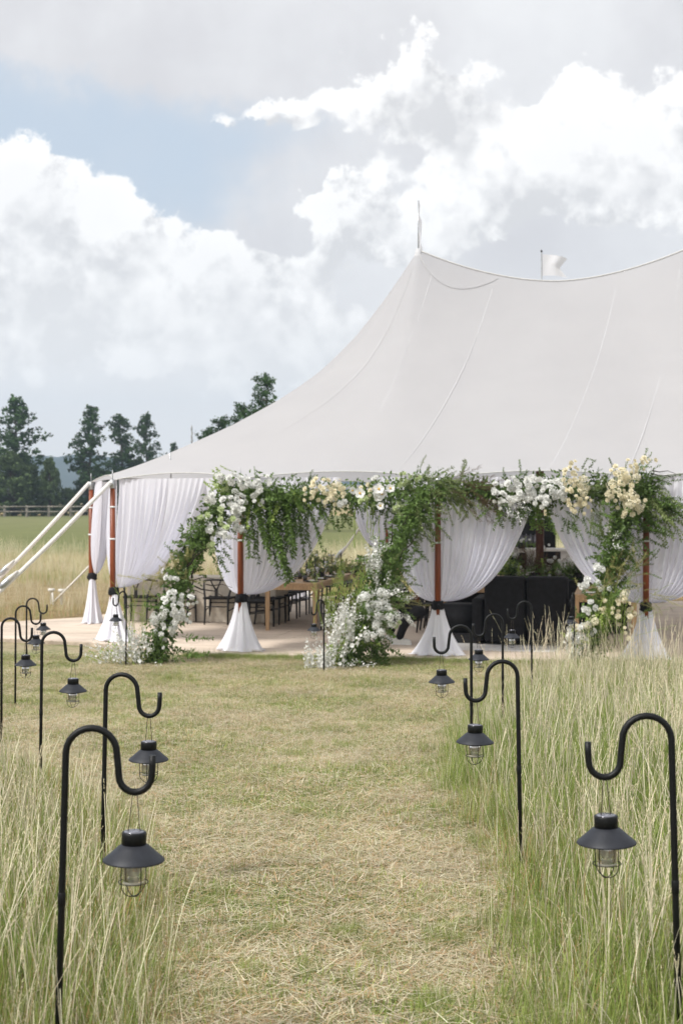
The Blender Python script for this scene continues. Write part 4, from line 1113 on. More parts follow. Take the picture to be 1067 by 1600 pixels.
# flood lamp inside the left bay --------------------------------------
c = at(266, 772, 21.6)
t = thing('flood_lamp', 'round white flood lamp hung behind the voile near the left flower column', 'lamp', c, TA)
obj('housing', MB().box((0, .04, -.04), (.20, .08, .22)), M_solar, t, smooth=False)
obj('lens', MB().lathe([(0, 0), (.07, .0), (.075, .02), (.07, .04)], 18).mesh('lens', M_card), None, t).rotation_euler = (pi / 2, 0, 0)
obj('bracket', MB().tube([(0, .05, .07), (0, .05, .35), (0, .0, .62)], .012, 6), M_steel, t)

# ================================================================ person crouching by the middle column
def skin_body(name, verts, edges, radii, m, parent, root=0, sub=2):
    me = bpy.data.meshes.new(name); me.from_pydata([tuple(v) for v in verts], edges, []); o = bpy.data.objects.new(name, me); COL.objects.link(o)
    o.parent = parent
    md = o.modifiers.new('skin', 'SKIN'); md.use_smooth_shade = True
    for i, r in enumerate(radii):
        sv_ = me.skin_vertices[0].data[i]; sv_.radius = (r, r) if not isinstance(r, tuple) else r; sv_.use_root = (i == root)
    s = o.modifiers.new('sub', 'SUBSURF'); s.levels = sub; s.render_levels = sub
    me.materials.append(m)
    return o
def person():
    fo = at(622, 1004, 20.45); fx = fo.x; fy = fo.y
    t = thing('person', 'person in black clothes and white shoes crouching behind the middle flower column', 'person', (fx, fy, DECK), 0)
    V_ = [(.20, .10, .40), (.12, .10, .58), (.0, .08, .74), (-.14, .06, .90), (-.20, .06, .98),      # pelvis..neck
          (.30, -.02, .47), (.28, -.10, .50), (.08, -.03, .28), (.0, -.015, .055),                      # near leg: hip, thigh/knee, shin, ankle
          (.16, .26, .36), (-.10, .22, .38), (-.08, .30, .20), (-.10, .33, .12),                         # far leg
          (-.10, -.14, .88), (-.20, -.24, .66), (-.34, -.26, .56),                                      # near arm
          (-.10, .24, .90), (-.24, .26, .70), (-.38, .16, .60)]
    V_[6] = (.24, -.12, .50)
    E = [(0, 1), (1, 2), (2, 3), (3, 4), (0, 5), (5, 6), (6, 7), (7, 8), (0, 9), (9, 10), (10, 11), (11, 12), (3, 13), (13, 14), (14, 15), (3, 16), (16, 17), (17, 18)]
    Rr = [.15, .15, .16, .13, .07, .11, .085, .068, .06, .11, .085, .062, .055, .065, .048, .036, .065, .048, .036]
    body = skin_body('clothed_body', V_, E, Rr, M_cloth, t)
    # head
    hc = Vector((-.28, .05, 1.12))
    hm = MB(); L = []
    for j in range(17):
        ph = pi * j / 16; row = []
        for k in range(25):
            th = 2 * pi * k / 24
            x, y, z = sin(ph) * cos(th), sin(ph) * sin(th), cos(ph)
            rx, ry, rz = .095, .075, .118
            p = Vector((x * rx, y * ry, z * rz))
            if x < 0:                                   # the face looks along -x, a little down
                if abs(y) < .25 and -.35 < z < .1: p.x -= .022 * (1 - abs(y) / .25) * (1 - abs(z + .15) / .3)
                if .05 < z < .3 and .25 < abs(y) < .6: p.x += .010
                if z < -.5: p.x -= .012
                if abs(z + .52) < .07 and abs(y) < .35: p.x += .005
            row.append(hc + p)
        L.append(row)
    h = obj('head', hm.grid(L), M_skin, t)
    for s in (-1, 1):
        obj('ear', MB().tube([hc + Vector((.01, s * .072, .02)), hc + Vector((.012, s * .084, .0)), hc + Vector((.0, s * .074, -.035))], [.01, .014, .008], 6), M_skin, h)
        obj('eye', MB().lathe([(0, .006), (.009, .003), (.010, 0)], 8, hc + Vector((-.082, s * .032, .018))), M_black, h)
    obj('hair', MB().grid([[hc + Vector((.018, 0, .02)) + Vector((sin(a) * cos(b) * .098, sin(a) * sin(b) * .084, cos(a) * .118)) for b in [-2.35 + 4.7 * k / 20 for k in range(21)]] for a in [1.85 * j / 12 for j in range(13)]]), M_hair, h)
    obj('neck', MB().tube([(-.19, .06, .95), (-.24, .055, 1.05), hc + Vector((.02, 0, -.03))], [.052, .047, .05], 10), M_skin, t)
    # hands: a palm, four fingers and a thumb as skinned chains
    for (w, d) in (((-.34, -.26, .56), Vector((-.8, .1, -.45))), ((-.38, .16, .60), Vector((-.8, -.1, -.45)))):
        w = Vector(w); d.normalize(); sd_ = d.cross(Vector((0, 0, 1))).normalized(); up = sd_.cross(d)
        vs = [w, w + d * .045, w + d * .085]; es = [(0, 1), (1, 2)]; rr = [.028, .034, .03]
        for i, ln in enumerate((.060, .072, .068, .052)):
            b = w + d * .09 + sd_ * (.030 - .020 * i); k = len(vs)
            vs += [b, b + d * ln * .5 - up * .006, b + d * ln * .85 - up * .026]; es += [(2, k), (k, k + 1), (k + 1, k + 2)]; rr += [.0105, .009, .0075]
        k = len(vs); b = w + d * .03 + sd_ * .034
        vs += [b, b + d * .028 + sd_ * .02 - up * .01, b + d * .055 + sd_ * .022 - up * .02]; es += [(1, k), (k, k + 1), (k + 1, k + 2)]; rr += [.013, .011, .009]
        skin_body('hand', vs, es, rr, M_skin, t, 0, 1)
    # shoes: upper > sole
    for (x, y, z, yaw, pitch) in ((.005, -.01, 0.0, -.15, 0.0), (-.10, .33, .02, -.3, -.75)):
        up_ = MB(); L = []
        for j in range(9):
            s = j / 8; xx = -.09 + .27 * s
            wd = .038 + .012 * sin(pi * s) ; hh = (.105 - .012 * s) if s < .35 else .1 - .055 * ((s - .35) / .65) ** .8
            if s > .9: hh *= .8; wd *= .75
            if s < .06: wd *= .8
            L.append([(xx, wd * cos(a), .022 + hh * max(0, sin(a))) for a in [pi * k / 12 for k in range(13)]])
        L = [[(L[0][0][0] - .006, 0, .05)] * 13] + L + [[(L[-1][0][0] + .010, 0, .03)] * 13]
        M4 = Matrix.Translation((x, y, z)) @ Matrix.Rotation(yaw, 4, 'Z') @ Matrix.Rotation(-pitch, 4, 'Y')
        mb = up_.grid(L); mb.v = [tuple(M4 @ Vector(p)) for p in mb.v]; s_ = obj('shoe', mb, M_shoe, t)
        so_ = MB(); pts = [(-.098 + .288 * (k / 12), (.042 + .010 * sin(pi * k / 12)) * (0.55 if k in (0, 12) else 1)) for k in range(13)]
        poly_ = [Vector((a, -b, 0)) for a, b in pts] + [Vector((a, b, 0)) for a, b in pts[::-1]]
        pm = prism(poly_, .0, .026); pm.v = [tuple(M4 @ Vector(p)) for p in pm.v]; obj('sole', pm, M_card, s_, smooth=False)
person()
# ================================================================ flowers
def leaf_quad(mb, p, d, n, L, w):
    """one leaf: four triangles folded along its midrib"""
    s = d.cross(n).normalized(); n = s.cross(d).normalized()
    a, m, e = p, p + d * L * .5 - n * L * .03, p + d * L - n * L * .12
    l = p + d * L * .45 + s * w + n * w * .35; r = p + d * L * .45 - s * w + n * w * .35
    mb.add([a, l, e, m, r], [(0, 1, 3), (1, 2, 3), (0, 3, 4), (3, 2, 4)])
def branch_mesh(name, m, seed, L=.5, n=18, leaf=.065, lw=.012, droop=.5, spread=.9, sub=0):
    rg = random.Random(seed); mb = MB(); P = []
    p = Vector((0, 0, 0)); d = Vector((0, 0, 1)); cd = Vector((rg.uniform(-.3, .3), rg.uniform(-.3, .3), -1))
    for k in range(9):
        P.append(p.copy()); d = (d + Vector((.10 * droop * rg.uniform(.5, 1.5), .06 * rg.uniform(-1, 1), 0))).normalized(); p = p + d * L / 8
    mb.tube(P, [.0035 * (1 - .8 * k / 8) + .0008 for k in range(9)], 4, False)
    for k in range(n):
        t = .12 + .88 * (k + rg.random() * .5) / n; q = t * 8; i = min(7, int(q)); b = P[i].lerp(P[i + 1], q - i); td = (P[i + 1] - P[i]).normalized()
        an = k * 2.4 + rg.uniform(-.5, .5); o = td.cross(Vector((cos(an), sin(an), .2))).normalized()
        dd_ = (td * rg.uniform(.35, .9) + o * spread).normalized()
        leaf_quad(mb, b, dd_, (td + Vector((rg.gauss(0, .4), rg.gauss(0, .4), rg.gauss(0, .4)))).normalized(), leaf * rg.uniform(.65, 1.25) * (1 - .35 * t), lw * rg.uniform(.8, 1.2))
    return mb.mesh(name, m, False)
def petal_ring(mb, n, r0, r1, z0, z1, w, tilt, off, rg):
    for k in range(n):
        a = off + 2 * pi * k / n + rg.uniform(-.1, .1); c, s = cos(a), sin(a)
        def P(r, z, y): return (c * r - s * y, s * r + c * y, z)
        rm = (r0 + r1) / 2; zz = z1 * rg.uniform(.9, 1.1)
        mb.add([P(r0, z0, -w * .3), P(r0, z0, w * .3), P(rm, (z0 + zz) / 2 - tilt, -w), P(rm, (z0 + zz) / 2 - tilt, w), P(r1, zz, -w * .6), P(r1, zz, w * .6), P(r1 * 1.04, zz - .002, 0)],
               [(0, 1, 3, 2), (2, 3, 5, 4), (4, 5, 6)])
def rose(name, m, r, seed):
    rg = random.Random(seed); mb = MB()
    mb.lathe([(0, r * .62), (r * .22, r * .58), (r * .34, r * .35), (r * .3, 0.0), (0, -.1 * r)], 7)
    petal_ring(mb, 4, r * .15, r * .45, 0, r * .60, r * .36, .0, .2, rg)
    petal_ring(mb, 5, r * .2, r * .74, -.05 * r, r * .46, r * .42, r * .10, .9, rg)
    petal_ring(mb, 6, r * .25, r * 1.02, -.1 * r, r * .18, r * .46, r * .12, .4, rg)
    return mb.mesh(name, m, True)
def poppy(name, r, seed):
    rg = random.Random(seed); mb = MB()
    petal_ring(mb, 5, r * .1, r * 1.0, 0, r * .30, r * .50, r * .05, .2, rg); petal_ring(mb, 5, r * .1, r * .85, .02 * r, r * .42, r * .45, r * .04, .8, rg)
    return mb.mesh(name, M_white, True)
CENTRE = MB().lathe([(0, .016), (.008, .015), (.0125, .008), (.011, .0)], 10).mesh('flower_centre', M_yellow)
def floret_ball(name, m, r, n, seed, fl=.014, flat=.85):
    rg = random.Random(seed); mb = MB()
    for k in range(n):
        z = 1 - 1.75 * (k + .5) / n; a = k * 2.39996; q = sqrt(max(0, 1 - z * z)); d = Vector((q * cos(a), q * sin(a), z))
        p = Vector((d.x * r, d.y * r, d.z * r * flat)) * rg.uniform(.55, 1.25)
        u_ = d.cross(Vector((rg.gauss(0, 1), rg.gauss(0, 1), rg.gauss(0, 1)))).normalized(); w_ = d.cross(u_)
        for j in range(4):
            e = (u_ * cos(j * pi / 2) + w_ * sin(j * pi / 2)); f = (u_ * cos(j * pi / 2 + pi / 2) + w_ * sin(j * pi / 2 + pi / 2))
            mb.add([p, p + (e * .9 + f * .35) * fl + d * fl * .3, p + (e + f) * fl * .8 + d * fl * .15, p + (f * .9 + e * .35) * fl + d * fl * .3], [(0, 1, 2, 3)])
    return mb.mesh(name, m, False)
def spike(name, m, L, n, seed, fl=.018, rad=.035):
    rg = random.Random(seed); mb = MB()
    mb.tube([(0, 0, 0), (.01, 0, L * .5), (.0, .02, L)], [.004, .003, .001], 4, False)
    for k in range(n):
        t = .18 + .82 * k / n; a = k * 2.4; rr = rad * (1.1 - .75 * t); p = Vector((cos(a) * rr, sin(a) * rr, L * t)); d = Vector((cos(a), sin(a), .3)).normalized()
        u_ = d.cross(Vector((0, 0, 1))).normalized(); w_ = d.cross(u_); s = fl * (1.15 - .7 * t) * rg.uniform(.8, 1.2)
        ring = [p + (u_ * cos(j * 1.0472) + w_ * sin(j * 1.0472)) * s * (1.0 if j % 2 else .78) + d * s * .28 for j in range(6)]
        mb.add([p] + ring, [(0, 1 + j, 1 + (j + 1) % 6) for j in range(6)])
    return mb.mesh(name, m, False)
def plume(name, m, L, n, seed, w=.012):
    rg = random.Random(seed); mb = MB()
    mb.tube([(0, 0, 0), (.02, 0, L * .5), (.08, 0, L * .95)], [.003, .002, .001], 4, False)
    for k in range(n):
        t = .35 + .65 * k / n; b = Vector((.08 * t * t, 0, L * t)); a = rg.uniform(0, 6.28)
        d = Vector((cos(a) * .5, sin(a) * .5, .8)).normalized(); leaf_quad(mb, b, d, Vector((sin(a), -cos(a), .3)), rg.uniform(.05, .11), .0022)
    return mb.mesh(name, m, False)
def hanging(name, L, seed):
    rg = random.Random(seed); mb = MB()
    pts = [(.006 * sin(k * 1.1 + seed), .006 * cos(k * 1.7), -L * k / 12) for k in range(13)]
    mb.tube(pts, [.004 + .004 * abs(sin(k * 2.1 + seed)) for k in range(13)], 6)
    for k in range(40):
        z = -L * rg.random(); a = rg.uniform(0, 6.28); p = Vector((cos(a) * .006, sin(a) * .006, z)); leaf_quad(mb, p, Vector((cos(a), sin(a), -.6)).normalized(), Vector((0, 0, 1)), .018, .006)
    return mb.mesh(name, M_lime, False)
BR = {'leaf': [branch_mesh('leafy_branch', M_leaf, s, .42, 24, .080, .022, .5, .95) for s in (1, 2, 3)],
      'ruscus': [branch_mesh('leafy_branch', M_leaf, s, .50, 32, .064, .017, .7, .85) for s in (4, 5, 6)],
      'olive': [branch_mesh('olive_branch', M_olive, s, .50, 38, .080, .0135, .6, .75) for s in (7, 8, 9)],
      'lime': [branch_mesh('lime_branch', M_lime, s, .42, 24, .055, .016, .7, .8) for s in (10, 11)],
      'long': [branch_mesh('trailing_branch', M_leaf, s, .85, 50, .095, .0165, .25, .6) for s in (12, 13, 14)],
      'longolive': [branch_mesh('trailing_branch', M_olive, s, .75, 44, .090, .014, .3, .6) for s in (15, 16)],
      'feather': [branch_mesh('feathery_branch', M_gold, s, .40, 70, .050, .0028, .8, 1.0) for s in (17, 18)],
      'plume': [plume('grass_plume', M_plume, .55, 60, s) for s in (19, 20)],
      'reed': [plume('green_reed', M_lime, .60, 12, s) for s in (21, 22)],
      'twig': [MB().tube([(0, 0, 0), (.02, 0, .12), (.0, .03, .26), (.05, .02, .42)], [.010, .009, .006, .003], 6).mesh('twig', M_twig)]}
FL = {'white': [rose('white_rose', M_white, .046, s) for s in (1, 2, 3)],
      'hyd': [floret_ball('hydrangea', M_white, .075, 34, s, .024) for s in (4, 5)],
      'green': [rose('green_rose', M_pgreen, .042, s) for s in (6, 7)],
      'cream': [rose('cream_rose', M_cream, .036, s) for s in (8, 9, 10)],
      'creamball': [floret_ball('cream_cluster', M_cream, .058, 20, s, .022) for s in (11, 12)],
      'poppy': [poppy('poppy', .055, s) for s in (13, 14)],
      'spike': [spike('delphinium', M_white, .42, 17, s, .030, .036) for s in (15, 16, 17)],
      'spray': [spike('white_spray', M_white, .34, 12, s, .021, .055) for s in (18, 19)],
      'hang': [hanging('hanging_strand', L, i) for i, L in enumerate((.52, .44, .36))]}
def orient(o, d, roll=0.0):
    q = Vector(d).normalized().to_track_quat('Z', 'Y'); o.rotation_mode = 'QUATERNION'; o.rotation_quaternion = q @ Euler((0, 0, roll)).to_quaternion()
class Garland:
    def __init__(s, name, label, cat, base, seed):
        s.t = thing(name, label, cat, base, 0, 'flower garlands and columns of the entrance'); s.b = Vector(base); s.rg = random.Random(seed)
        s.fol = MB(); s.n = 0
    def foliage(s, path, n, leaf=.07, lw=.017, depth=.16):
        """path: [(px, py, Y, half width px)] - loose leaves packed along the frame"""
        rg = s.rg
        for _ in range(n):
            q = rg.random() * (len(path) - 1); i = min(len(path) - 2, int(q)); f = q - i
            a = [path[i][k] + (path[i + 1][k] - path[i][k]) * f for k in range(4)]
            r = a[3] / FPX * a[2] * min(1.0, abs(rg.gauss(0, .48))); an = rg.uniform(0, 2 * pi)
            c = at(a[0], a[1], a[2]); d = Vector((cos(an), 0, sin(an)))
            p = c + d * r + Vector((0, rg.gauss(0, depth * .55), 0)) - s.b
            dd_ = (d * .8 + Vector((rg.gauss(0, .5), -.4 + rg.gauss(0, .5), rg.gauss(0, .5) - .25))).normalized()
            leaf_quad(s.fol, p, dd_, Vector((rg.gauss(0, .5), -1, rg.gauss(0, .5) + .5)).normalized(), leaf * rg.uniform(.6, 1.3), lw * rg.uniform(.7, 1.2))
    def frame(s, path, w=.02):
        obj('frame', MB().tube([at(a, b, c) - s.b + Vector((0, .05, 0)) for a, b, c, _ in path], w, 6), M_twig, s.t)
    def branches(s, kind, px0, py0, px1, py1, Y, n, ang, jit=.5, sc=1.0, fwd=.5, wx=8, wy=8):
        """n branches spread along a line, pointing at `ang` (degrees, 0 = right, 90 = up in the picture)"""
        rg = s.rg; Y0, Y1 = Y if isinstance(Y, tuple) else (Y, Y)
        for k in range(n):
            f = (k + rg.random()) / n
            yy = Y0 + (Y1 - Y0) * f
            p = at(px0 + (px1 - px0) * f + rg.gauss(0, wx), py0 + (py1 - py0) * f + rg.gauss(0, wy), yy) + Vector((0, rg.uniform(-.14, .08), 0))
            a = radians(ang) + rg.gauss(0, jit)
            o = obj(BR[kind][0].name.split('.')[0], rg.choice(BR[kind]), None, s.t, p - s.b)
            orient(o, (cos(a), -fwd * abs(rg.gauss(.6, .6)), sin(a)), rg.uniform(-1, 1) + (pi / 2 if 0 else 0)); o.scale = (sc * rg.uniform(.75, 1.2),) * 3
    def flowers(s, kind, px, py, rx, ry, Y, n, sc=1.0, d=None):
        rg = s.rg; placed = []; n = max(1, round(n * (.62 if kind in ('cream', 'creamball') else .8 if kind in ('white', 'hyd') else 1)))
        for k in range(n):
            for tr in range(14):
                a = rg.uniform(0, 2 * pi); r = sqrt(rg.random()); k_ = 1.0 if kind in ('poppy', 'spike') else 1.22; x, y = px + k_ * rx * r * cos(a), py + k_ * ry * r * sin(a)
                if all((x - u) ** 2 + (y - v) ** 2 > (4.4 * sc) ** 2 for u, v in placed) or tr == 13: break
            placed.append((x, y))
            p = at(x, y, Y) + Vector((0, -.13 - rg.uniform(-.09, .11) , 0))
            me = rg.choice(FL[kind]); o = obj(me.name.split('.')[0], me, None, s.t, p - s.b)
            dr = Vector(((x - px) / max(rx, 8) * .55 + rg.gauss(0, .3), -1, -(y - py) / max(ry, 8) * .55 + rg.gauss(0, .3) + .25)) if d is None else Vector(d) + Vector((rg.gauss(0, .22), rg.gauss(0, .22), rg.gauss(0, .18)))
            orient(o, dr, rg.uniform(0, 6)); o.scale = (sc * (.82 if kind == 'hyd' else .92) * rg.uniform(.7, 1.2),) * 3
            if kind == 'poppy': obj('flower_centre', CENTRE, None, o, (0, 0, .006))
    def done(s, m=None):
        o = obj('foliage', s.fol, m or M_leaf, s.t, smooth=False); o['kind'] = 'stuff'
def yl(py, y0=18.35, y1=19.2): return y0 + (y1 - y0) * max(0, min(1, (1040 - py) / 270))

# --- left column
b = at(238, 1036, 18.35); b.z = 0
G = Garland('flower_column', 'leaning column of white flowers and leaves on the left, reaching from the grass to the tent hem', 'flower column', b, 1)
P1 = [(236, 1040, 18.35, 22), (250, 1000, 18.45, 24), (268, 950, 18.6, 26), (285, 900, 18.8, 30), (308, 850, 18.95, 30), (335, 805, 19.1, 30), (362, 765, 19.15, 26)]
G.frame(P1); G.foliage(P1, 3000)
G.branches('leaf', 236, 1040, 262, 990, (18.35, 18.45), 16, 230, .8, .8)
G.branches('leaf', 268, 1010, 285, 1015, 18.4, 4, -10, .2, .9); G.branches('ruscus', 262, 1010, 280, 1040, 18.4, 7, -75, .3, .7)
G.branches('ruscus', 262, 960, 335, 830, (18.6, 19.0), 22, 150, .7, .75); G.branches('leaf', 285, 900, 350, 800, (18.8, 19.1), 26, 170, 1.0, .8)
G.branches('leaf', 330, 870, 350, 820, (18.9, 19.1), 10, -60, .5, .75); G.branches('feather', 235, 915, 320, 880, (18.8, 18.9), 26, 110, .8, .9)
G.branches('feather', 225, 940, 290, 900, (18.7, 18.8), 12, 130, .6, .8); G.branches('reed', 200, 1010, 225, 1000, 18.4, 16, 93, .1, 1.15, .1)
G.branches('twig', 290, 905, 305, 895, 18.8, 5, 40, .5, 1.0); G.branches('twig', 300, 910, 312, 905, 18.8, 3, -10, .3, 1.0)
G.branches('lime', 335, 770, 362, 752, (19.1, 19.15), 9, 140, .6, .7)
G.flowers('spike', 212, 1028, 24, 12, 18.3, 15, .95, (-.25, -.35, 1)); G.flowers('spray', 190, 1034, 22, 6, 18.3, 12, 1.1, (-.75, -.25, .75)); G.flowers('spray', 225, 1030, 26, 22, 18.3, 11, .9); G.branches('lime', 150, 1032, 235, 1030, 18.3, 22, 100, .5, .65)
G.flowers('white', 268, 955, 17, 26, 18.5, 34, .95); G.flowers('hyd', 248, 965, 14, 18, 18.55, 7, .9); G.flowers('white', 262, 995, 8, 20, 18.45, 8, .8); G.flowers('white', 255, 1030, 14, 12, 18.35, 5, .7)
G.flowers('white', 300, 935, 12, 8, 18.6, 8, .75); G.flowers('white', 278, 932, 8, 7, 18.6, 6, .8); G.flowers('white', 268, 902, 10, 8, 18.7, 5, .8); G.flowers('white', 300, 965, 8, 8, 18.6, 4, .7)
G.flowers('white', 331, 777, 9, 8, 19.05, 4, 1.25); G.flowers('white', 329, 818, 9, 10, 19.0, 5, 1.2); G.flowers('white', 362, 788, 13, 11, 19.05, 11, 1.1); G.flowers('white', 376, 785, 8, 10, 19.05, 6, 1.1)
G.flowers('white', 370, 808, 7, 11, 19.05, 6, 1.0); G.flowers('white', 371, 826, 9, 8, 19.05, 6, .95); G.flowers('white', 347, 838, 11, 10, 19.0, 9, 1.0)
for (x, y) in ((347, 800), (347, 814), (356, 822), (315, 808), (336, 830), (330, 851), (362, 812), (325, 808), (333, 862)): G.flowers('green', x, y, 4, 4, 19.0, 2, 1.0)
G.flowers('green', 345, 762, 14, 10, 19.1, 8, .8)
G.branches('leaf', 366, 770, 378, 822, (19.15, 19.1), 22, -80, .9, .6); G.flowers('white', 374, 795, 7, 20, 19.0, 14, 1.05); G.flowers('hyd', 366, 785, 10, 16, 19.05, 4, .8)
G.done()
# --- garland over the left opening
b = at(370, 760, 19.2)
G = Garland('flower_garland', 'thick garland of white, green and cream flowers along the hem between left and middle columns', 'garland', b, 2)
P2 = [(352, 760, 19.2, 22), (400, 768, 19.2, 30), (450, 772, 19.15, 30), (510, 775, 19.1, 26), (560, 775, 19.05, 26), (620, 768, 19.0, 30), (680, 768, 18.95, 30), (740, 764, 18.9, 22), (768, 768, 18.85, 16)]
G.frame(P2); G.foliage(P2, 3000)
G.branches('long', 392, 772, 482, 768, (19.15, 19.1), 42, -86, .16, .9, .35); G.branches('long', 405, 780, 430, 785, 19.1, 10, -80, .12, 1.15, .3)
G.branches('ruscus', 385, 765, 480, 762, (19.15, 19.1), 36, -75, .6, .75); G.branches('leaf', 385, 765, 485, 765, (19.1, 19.05), 34, -80, .8, .8); G.branches('lime', 385, 775, 470, 765, (19.1, 19.05), 16, -80, .5, .9)
G.branches('leaf', 400, 752, 490, 752, (19.15, 19.1), 10, 80, .6, .40); G.branches('leaf', 490, 788, 545, 792, 19.05, 16, -80, .5, .65)
G.branches('leaf', 545, 780, 640, 780, (19.05, 19.0), 30, -90, .8, .65); G.branches('ruscus', 600, 785, 650, 785, 19.0, 14, -95, .5, .8)
G.branches('olive', 625, 760, 735, 762, (18.95, 18.9), 40, -20, .8, .65); G.branches('olive', 640, 758, 700, 755, 18.95, 14, 40, .5, .45); G.branches('longolive', 640, 775, 735, 772, (18.95, 18.9), 15, -60, .5, .48)
G.branches('leaf', 632, 756, 690, 754, 18.95, 10, 60, .5, .45); G.branches('olive', 690, 775, 765, 778, 18.85, 16, -40, .5, .7)
G.branches('plume', 700, 758, 735, 765, 18.85, 22, -5, .35, .7); G.branches('plume', 725, 770, 770, 765, 18.85, 12, -25, .35, .7)
G.flowers('white', 360, 748, 16, 8, 19.1, 10, 1.1); G.flowers('white', 392, 757, 14, 8, 19.05, 11, 1.1); G.flowers('white', 402, 765, 8, 9, 19.05, 6, 1.05); G.flowers('white', 405, 784, 6, 7, 19.05, 4, .9); G.flowers('white', 420, 750, 8, 5, 19.1, 4, .8)
G.flowers('cream', 507, 765, 28, 16, 18.95, 46, 1.0); G.flowers('cream', 522, 780, 16, 14, 18.95, 20, 1.0); G.flowers('cream', 484, 776, 8, 9, 18.95, 6, 1.0); G.flowers('creamball', 512, 762, 20, 10, 18.98, 6, .8); G.flowers('white', 533, 786, 5, 5, 18.9, 2, 1.1)
for (x, y) in ((550, 766), (561, 771), (592, 765), (608, 764), (594, 790), (590, 776), (596, 772)): G.flowers('poppy', x, y, 1, 1, 18.88, 1, 1.15, (rnd.uniform(-.3, .3), -1, .15))
G.flowers('cream', 575, 765, 12, 12, 18.95, 14, .9); G.flowers('green', 580, 783, 20, 8, 18.95, 6, .9); G.flowers('white', 586, 778, 6, 6, 18.9, 3, 1.1); G.flowers('green', 620, 790, 12, 14, 18.95, 7, .9); G.flowers('green', 640, 745, 14, 6, 18.95, 5, .8); G.flowers('green', 622, 752, 16, 6, 18.95, 8, .75); G.flowers('white', 585, 750, 5, 6, 18.95, 3, .8)
for (x, y, k) in ((554, 795, 0), (574, 780, 1), (579, 792, 1), (583, 795, 1), (592, 805, 1)):
    p = at(x, y, 18.85); o = obj('hanging_strand', FL['hang'][k % 3], None, G.t, p - G.b)
G.done()
# --- middle column
b = at(540, 1050, 18.0); b.z = 0
G = Garland('flower_column', 'curving column of leaves and white hydrangea in the middle, from the pole down to the grass', 'flower column', b, 3)
P3 = [(535, 1052, 17.95, 26), (555, 1000, 18.15, 28), (585, 950, 18.4, 32), (600, 905, 18.55, 28), (617, 860, 18.7, 26), (640, 810, 18.8, 22), (662, 768, 18.85, 20)]
G.frame(P3); G.foliage(P3, 3200)
G.branches('leaf', 560, 1045, 590, 985, (18.05, 18.3), 34, -80, .6, .8); G.branches('ruscus', 565, 1010, 582, 980, 18.2, 14, -70, .5, .7)
G.branches('leaf', 600, 910, 655, 800, (18.55, 18.8), 40, -20, 1.2, .55); G.branches('ruscus', 640, 830, 665, 775, (18.75, 18.85), 16, -70, .6, .6); G.branches('ruscus', 590, 890, 620, 860, (18.55, 18.7), 14, 200, .6, .7)
G.branches('feather', 590, 960, 625, 930, (18.4, 18.5), 14, 20, .8, .8); G.branches('leaf', 575, 960, 610, 930, (18.4, 18.5), 16, 180, 1.0, .7); G.branches('feather', 540, 950, 565, 920, 18.4, 14, 140, .7, .8)
G.branches('reed', 505, 985, 560, 975, 18.2, 30, 92, .12, 1.25, .1); G.branches('reed', 520, 990, 545, 990, 18.2, 12, 100, .2, .9, .1); G.branches('lime', 478, 1058, 505, 1050, 17.9, 10, 200, .35, .7)
G.branches('olive', 650, 790, 672, 820, 18.8, 10, -80, .5, .8); G.branches('twig', 615, 880, 640, 830, 18.6, 4, 60, .5, .8)
G.flowers('spike', 505, 1048, 24, 10, 17.85, 20, 1.0, (-.2, -.35, 1)); G.flowers('spike', 530, 1000, 18, 34, 17.95, 22, 1.0, (.05, -.4, 1)); G.flowers('spray', 525, 1030, 32, 24, 17.9, 24, .95); G.branches('lime', 505, 1050, 550, 1000, (17.85, 18.0), 26, 95, .5, .75); G.flowers('spray', 540, 960, 14, 22, 18.1, 14, .9); G.flowers('spike', 545, 985, 8, 20, 18.1, 8, .9, (0, -.3, 1))
G.flowers('spike', 587, 895, 8, 26, 18.5, 14, .85, (-.15, -.3, 1)); G.flowers('spray', 588, 862, 9, 16, 18.5, 9, .9)
G.flowers('hyd', 576, 938, 9, 9, 18.1, 4, 1.0); G.flowers('hyd', 590, 955, 11, 14, 18.1, 6, 1.0); G.flowers('hyd', 600, 930, 10, 16, 18.2, 6, .95); G.flowers('hyd', 581, 985, 15, 12, 18.0, 7, 1.0); G.flowers('hyd', 614, 962, 10, 10, 18.1, 4, 1.0)
G.flowers('spike', 632, 962, 4, 8, 18.35, 5, .55, (.6, -.3, -.7)); G.flowers('green', 604, 970, 16, 14, 18.3, 6, 1.0); G.flowers('green', 628, 935, 10, 8, 18.45, 6, .9); G.flowers('hyd', 605, 912, 9, 7, 18.45, 3, .9); G.flowers('hyd', 620, 920, 6, 7, 18.45, 2, .8); G.flowers('spray', 632, 932, 8, 5, 18.4, 4, .7, (1, -.3, .2))
G.flowers('white', 568, 945, 6, 8, 18.25, 4, .9)
G.branches('leaf', 560, 985, 625, 900, (18.0, 18.4), 40, 20, 1.6, .7, .8); G.branches('olive', 565, 960, 620, 880, (18.1, 18.4), 22, -60, 1.0, .65, .8); G.branches('leaf', 570, 900, 640, 850, (18.4, 18.6), 22, 200, 1.0, .7, .8)
G.flowers('spray', 590, 945, 26, 40, 18.15, 16, .9); G.flowers('white', 596, 960, 20, 36, 18.2, 14, .8)
G.done()
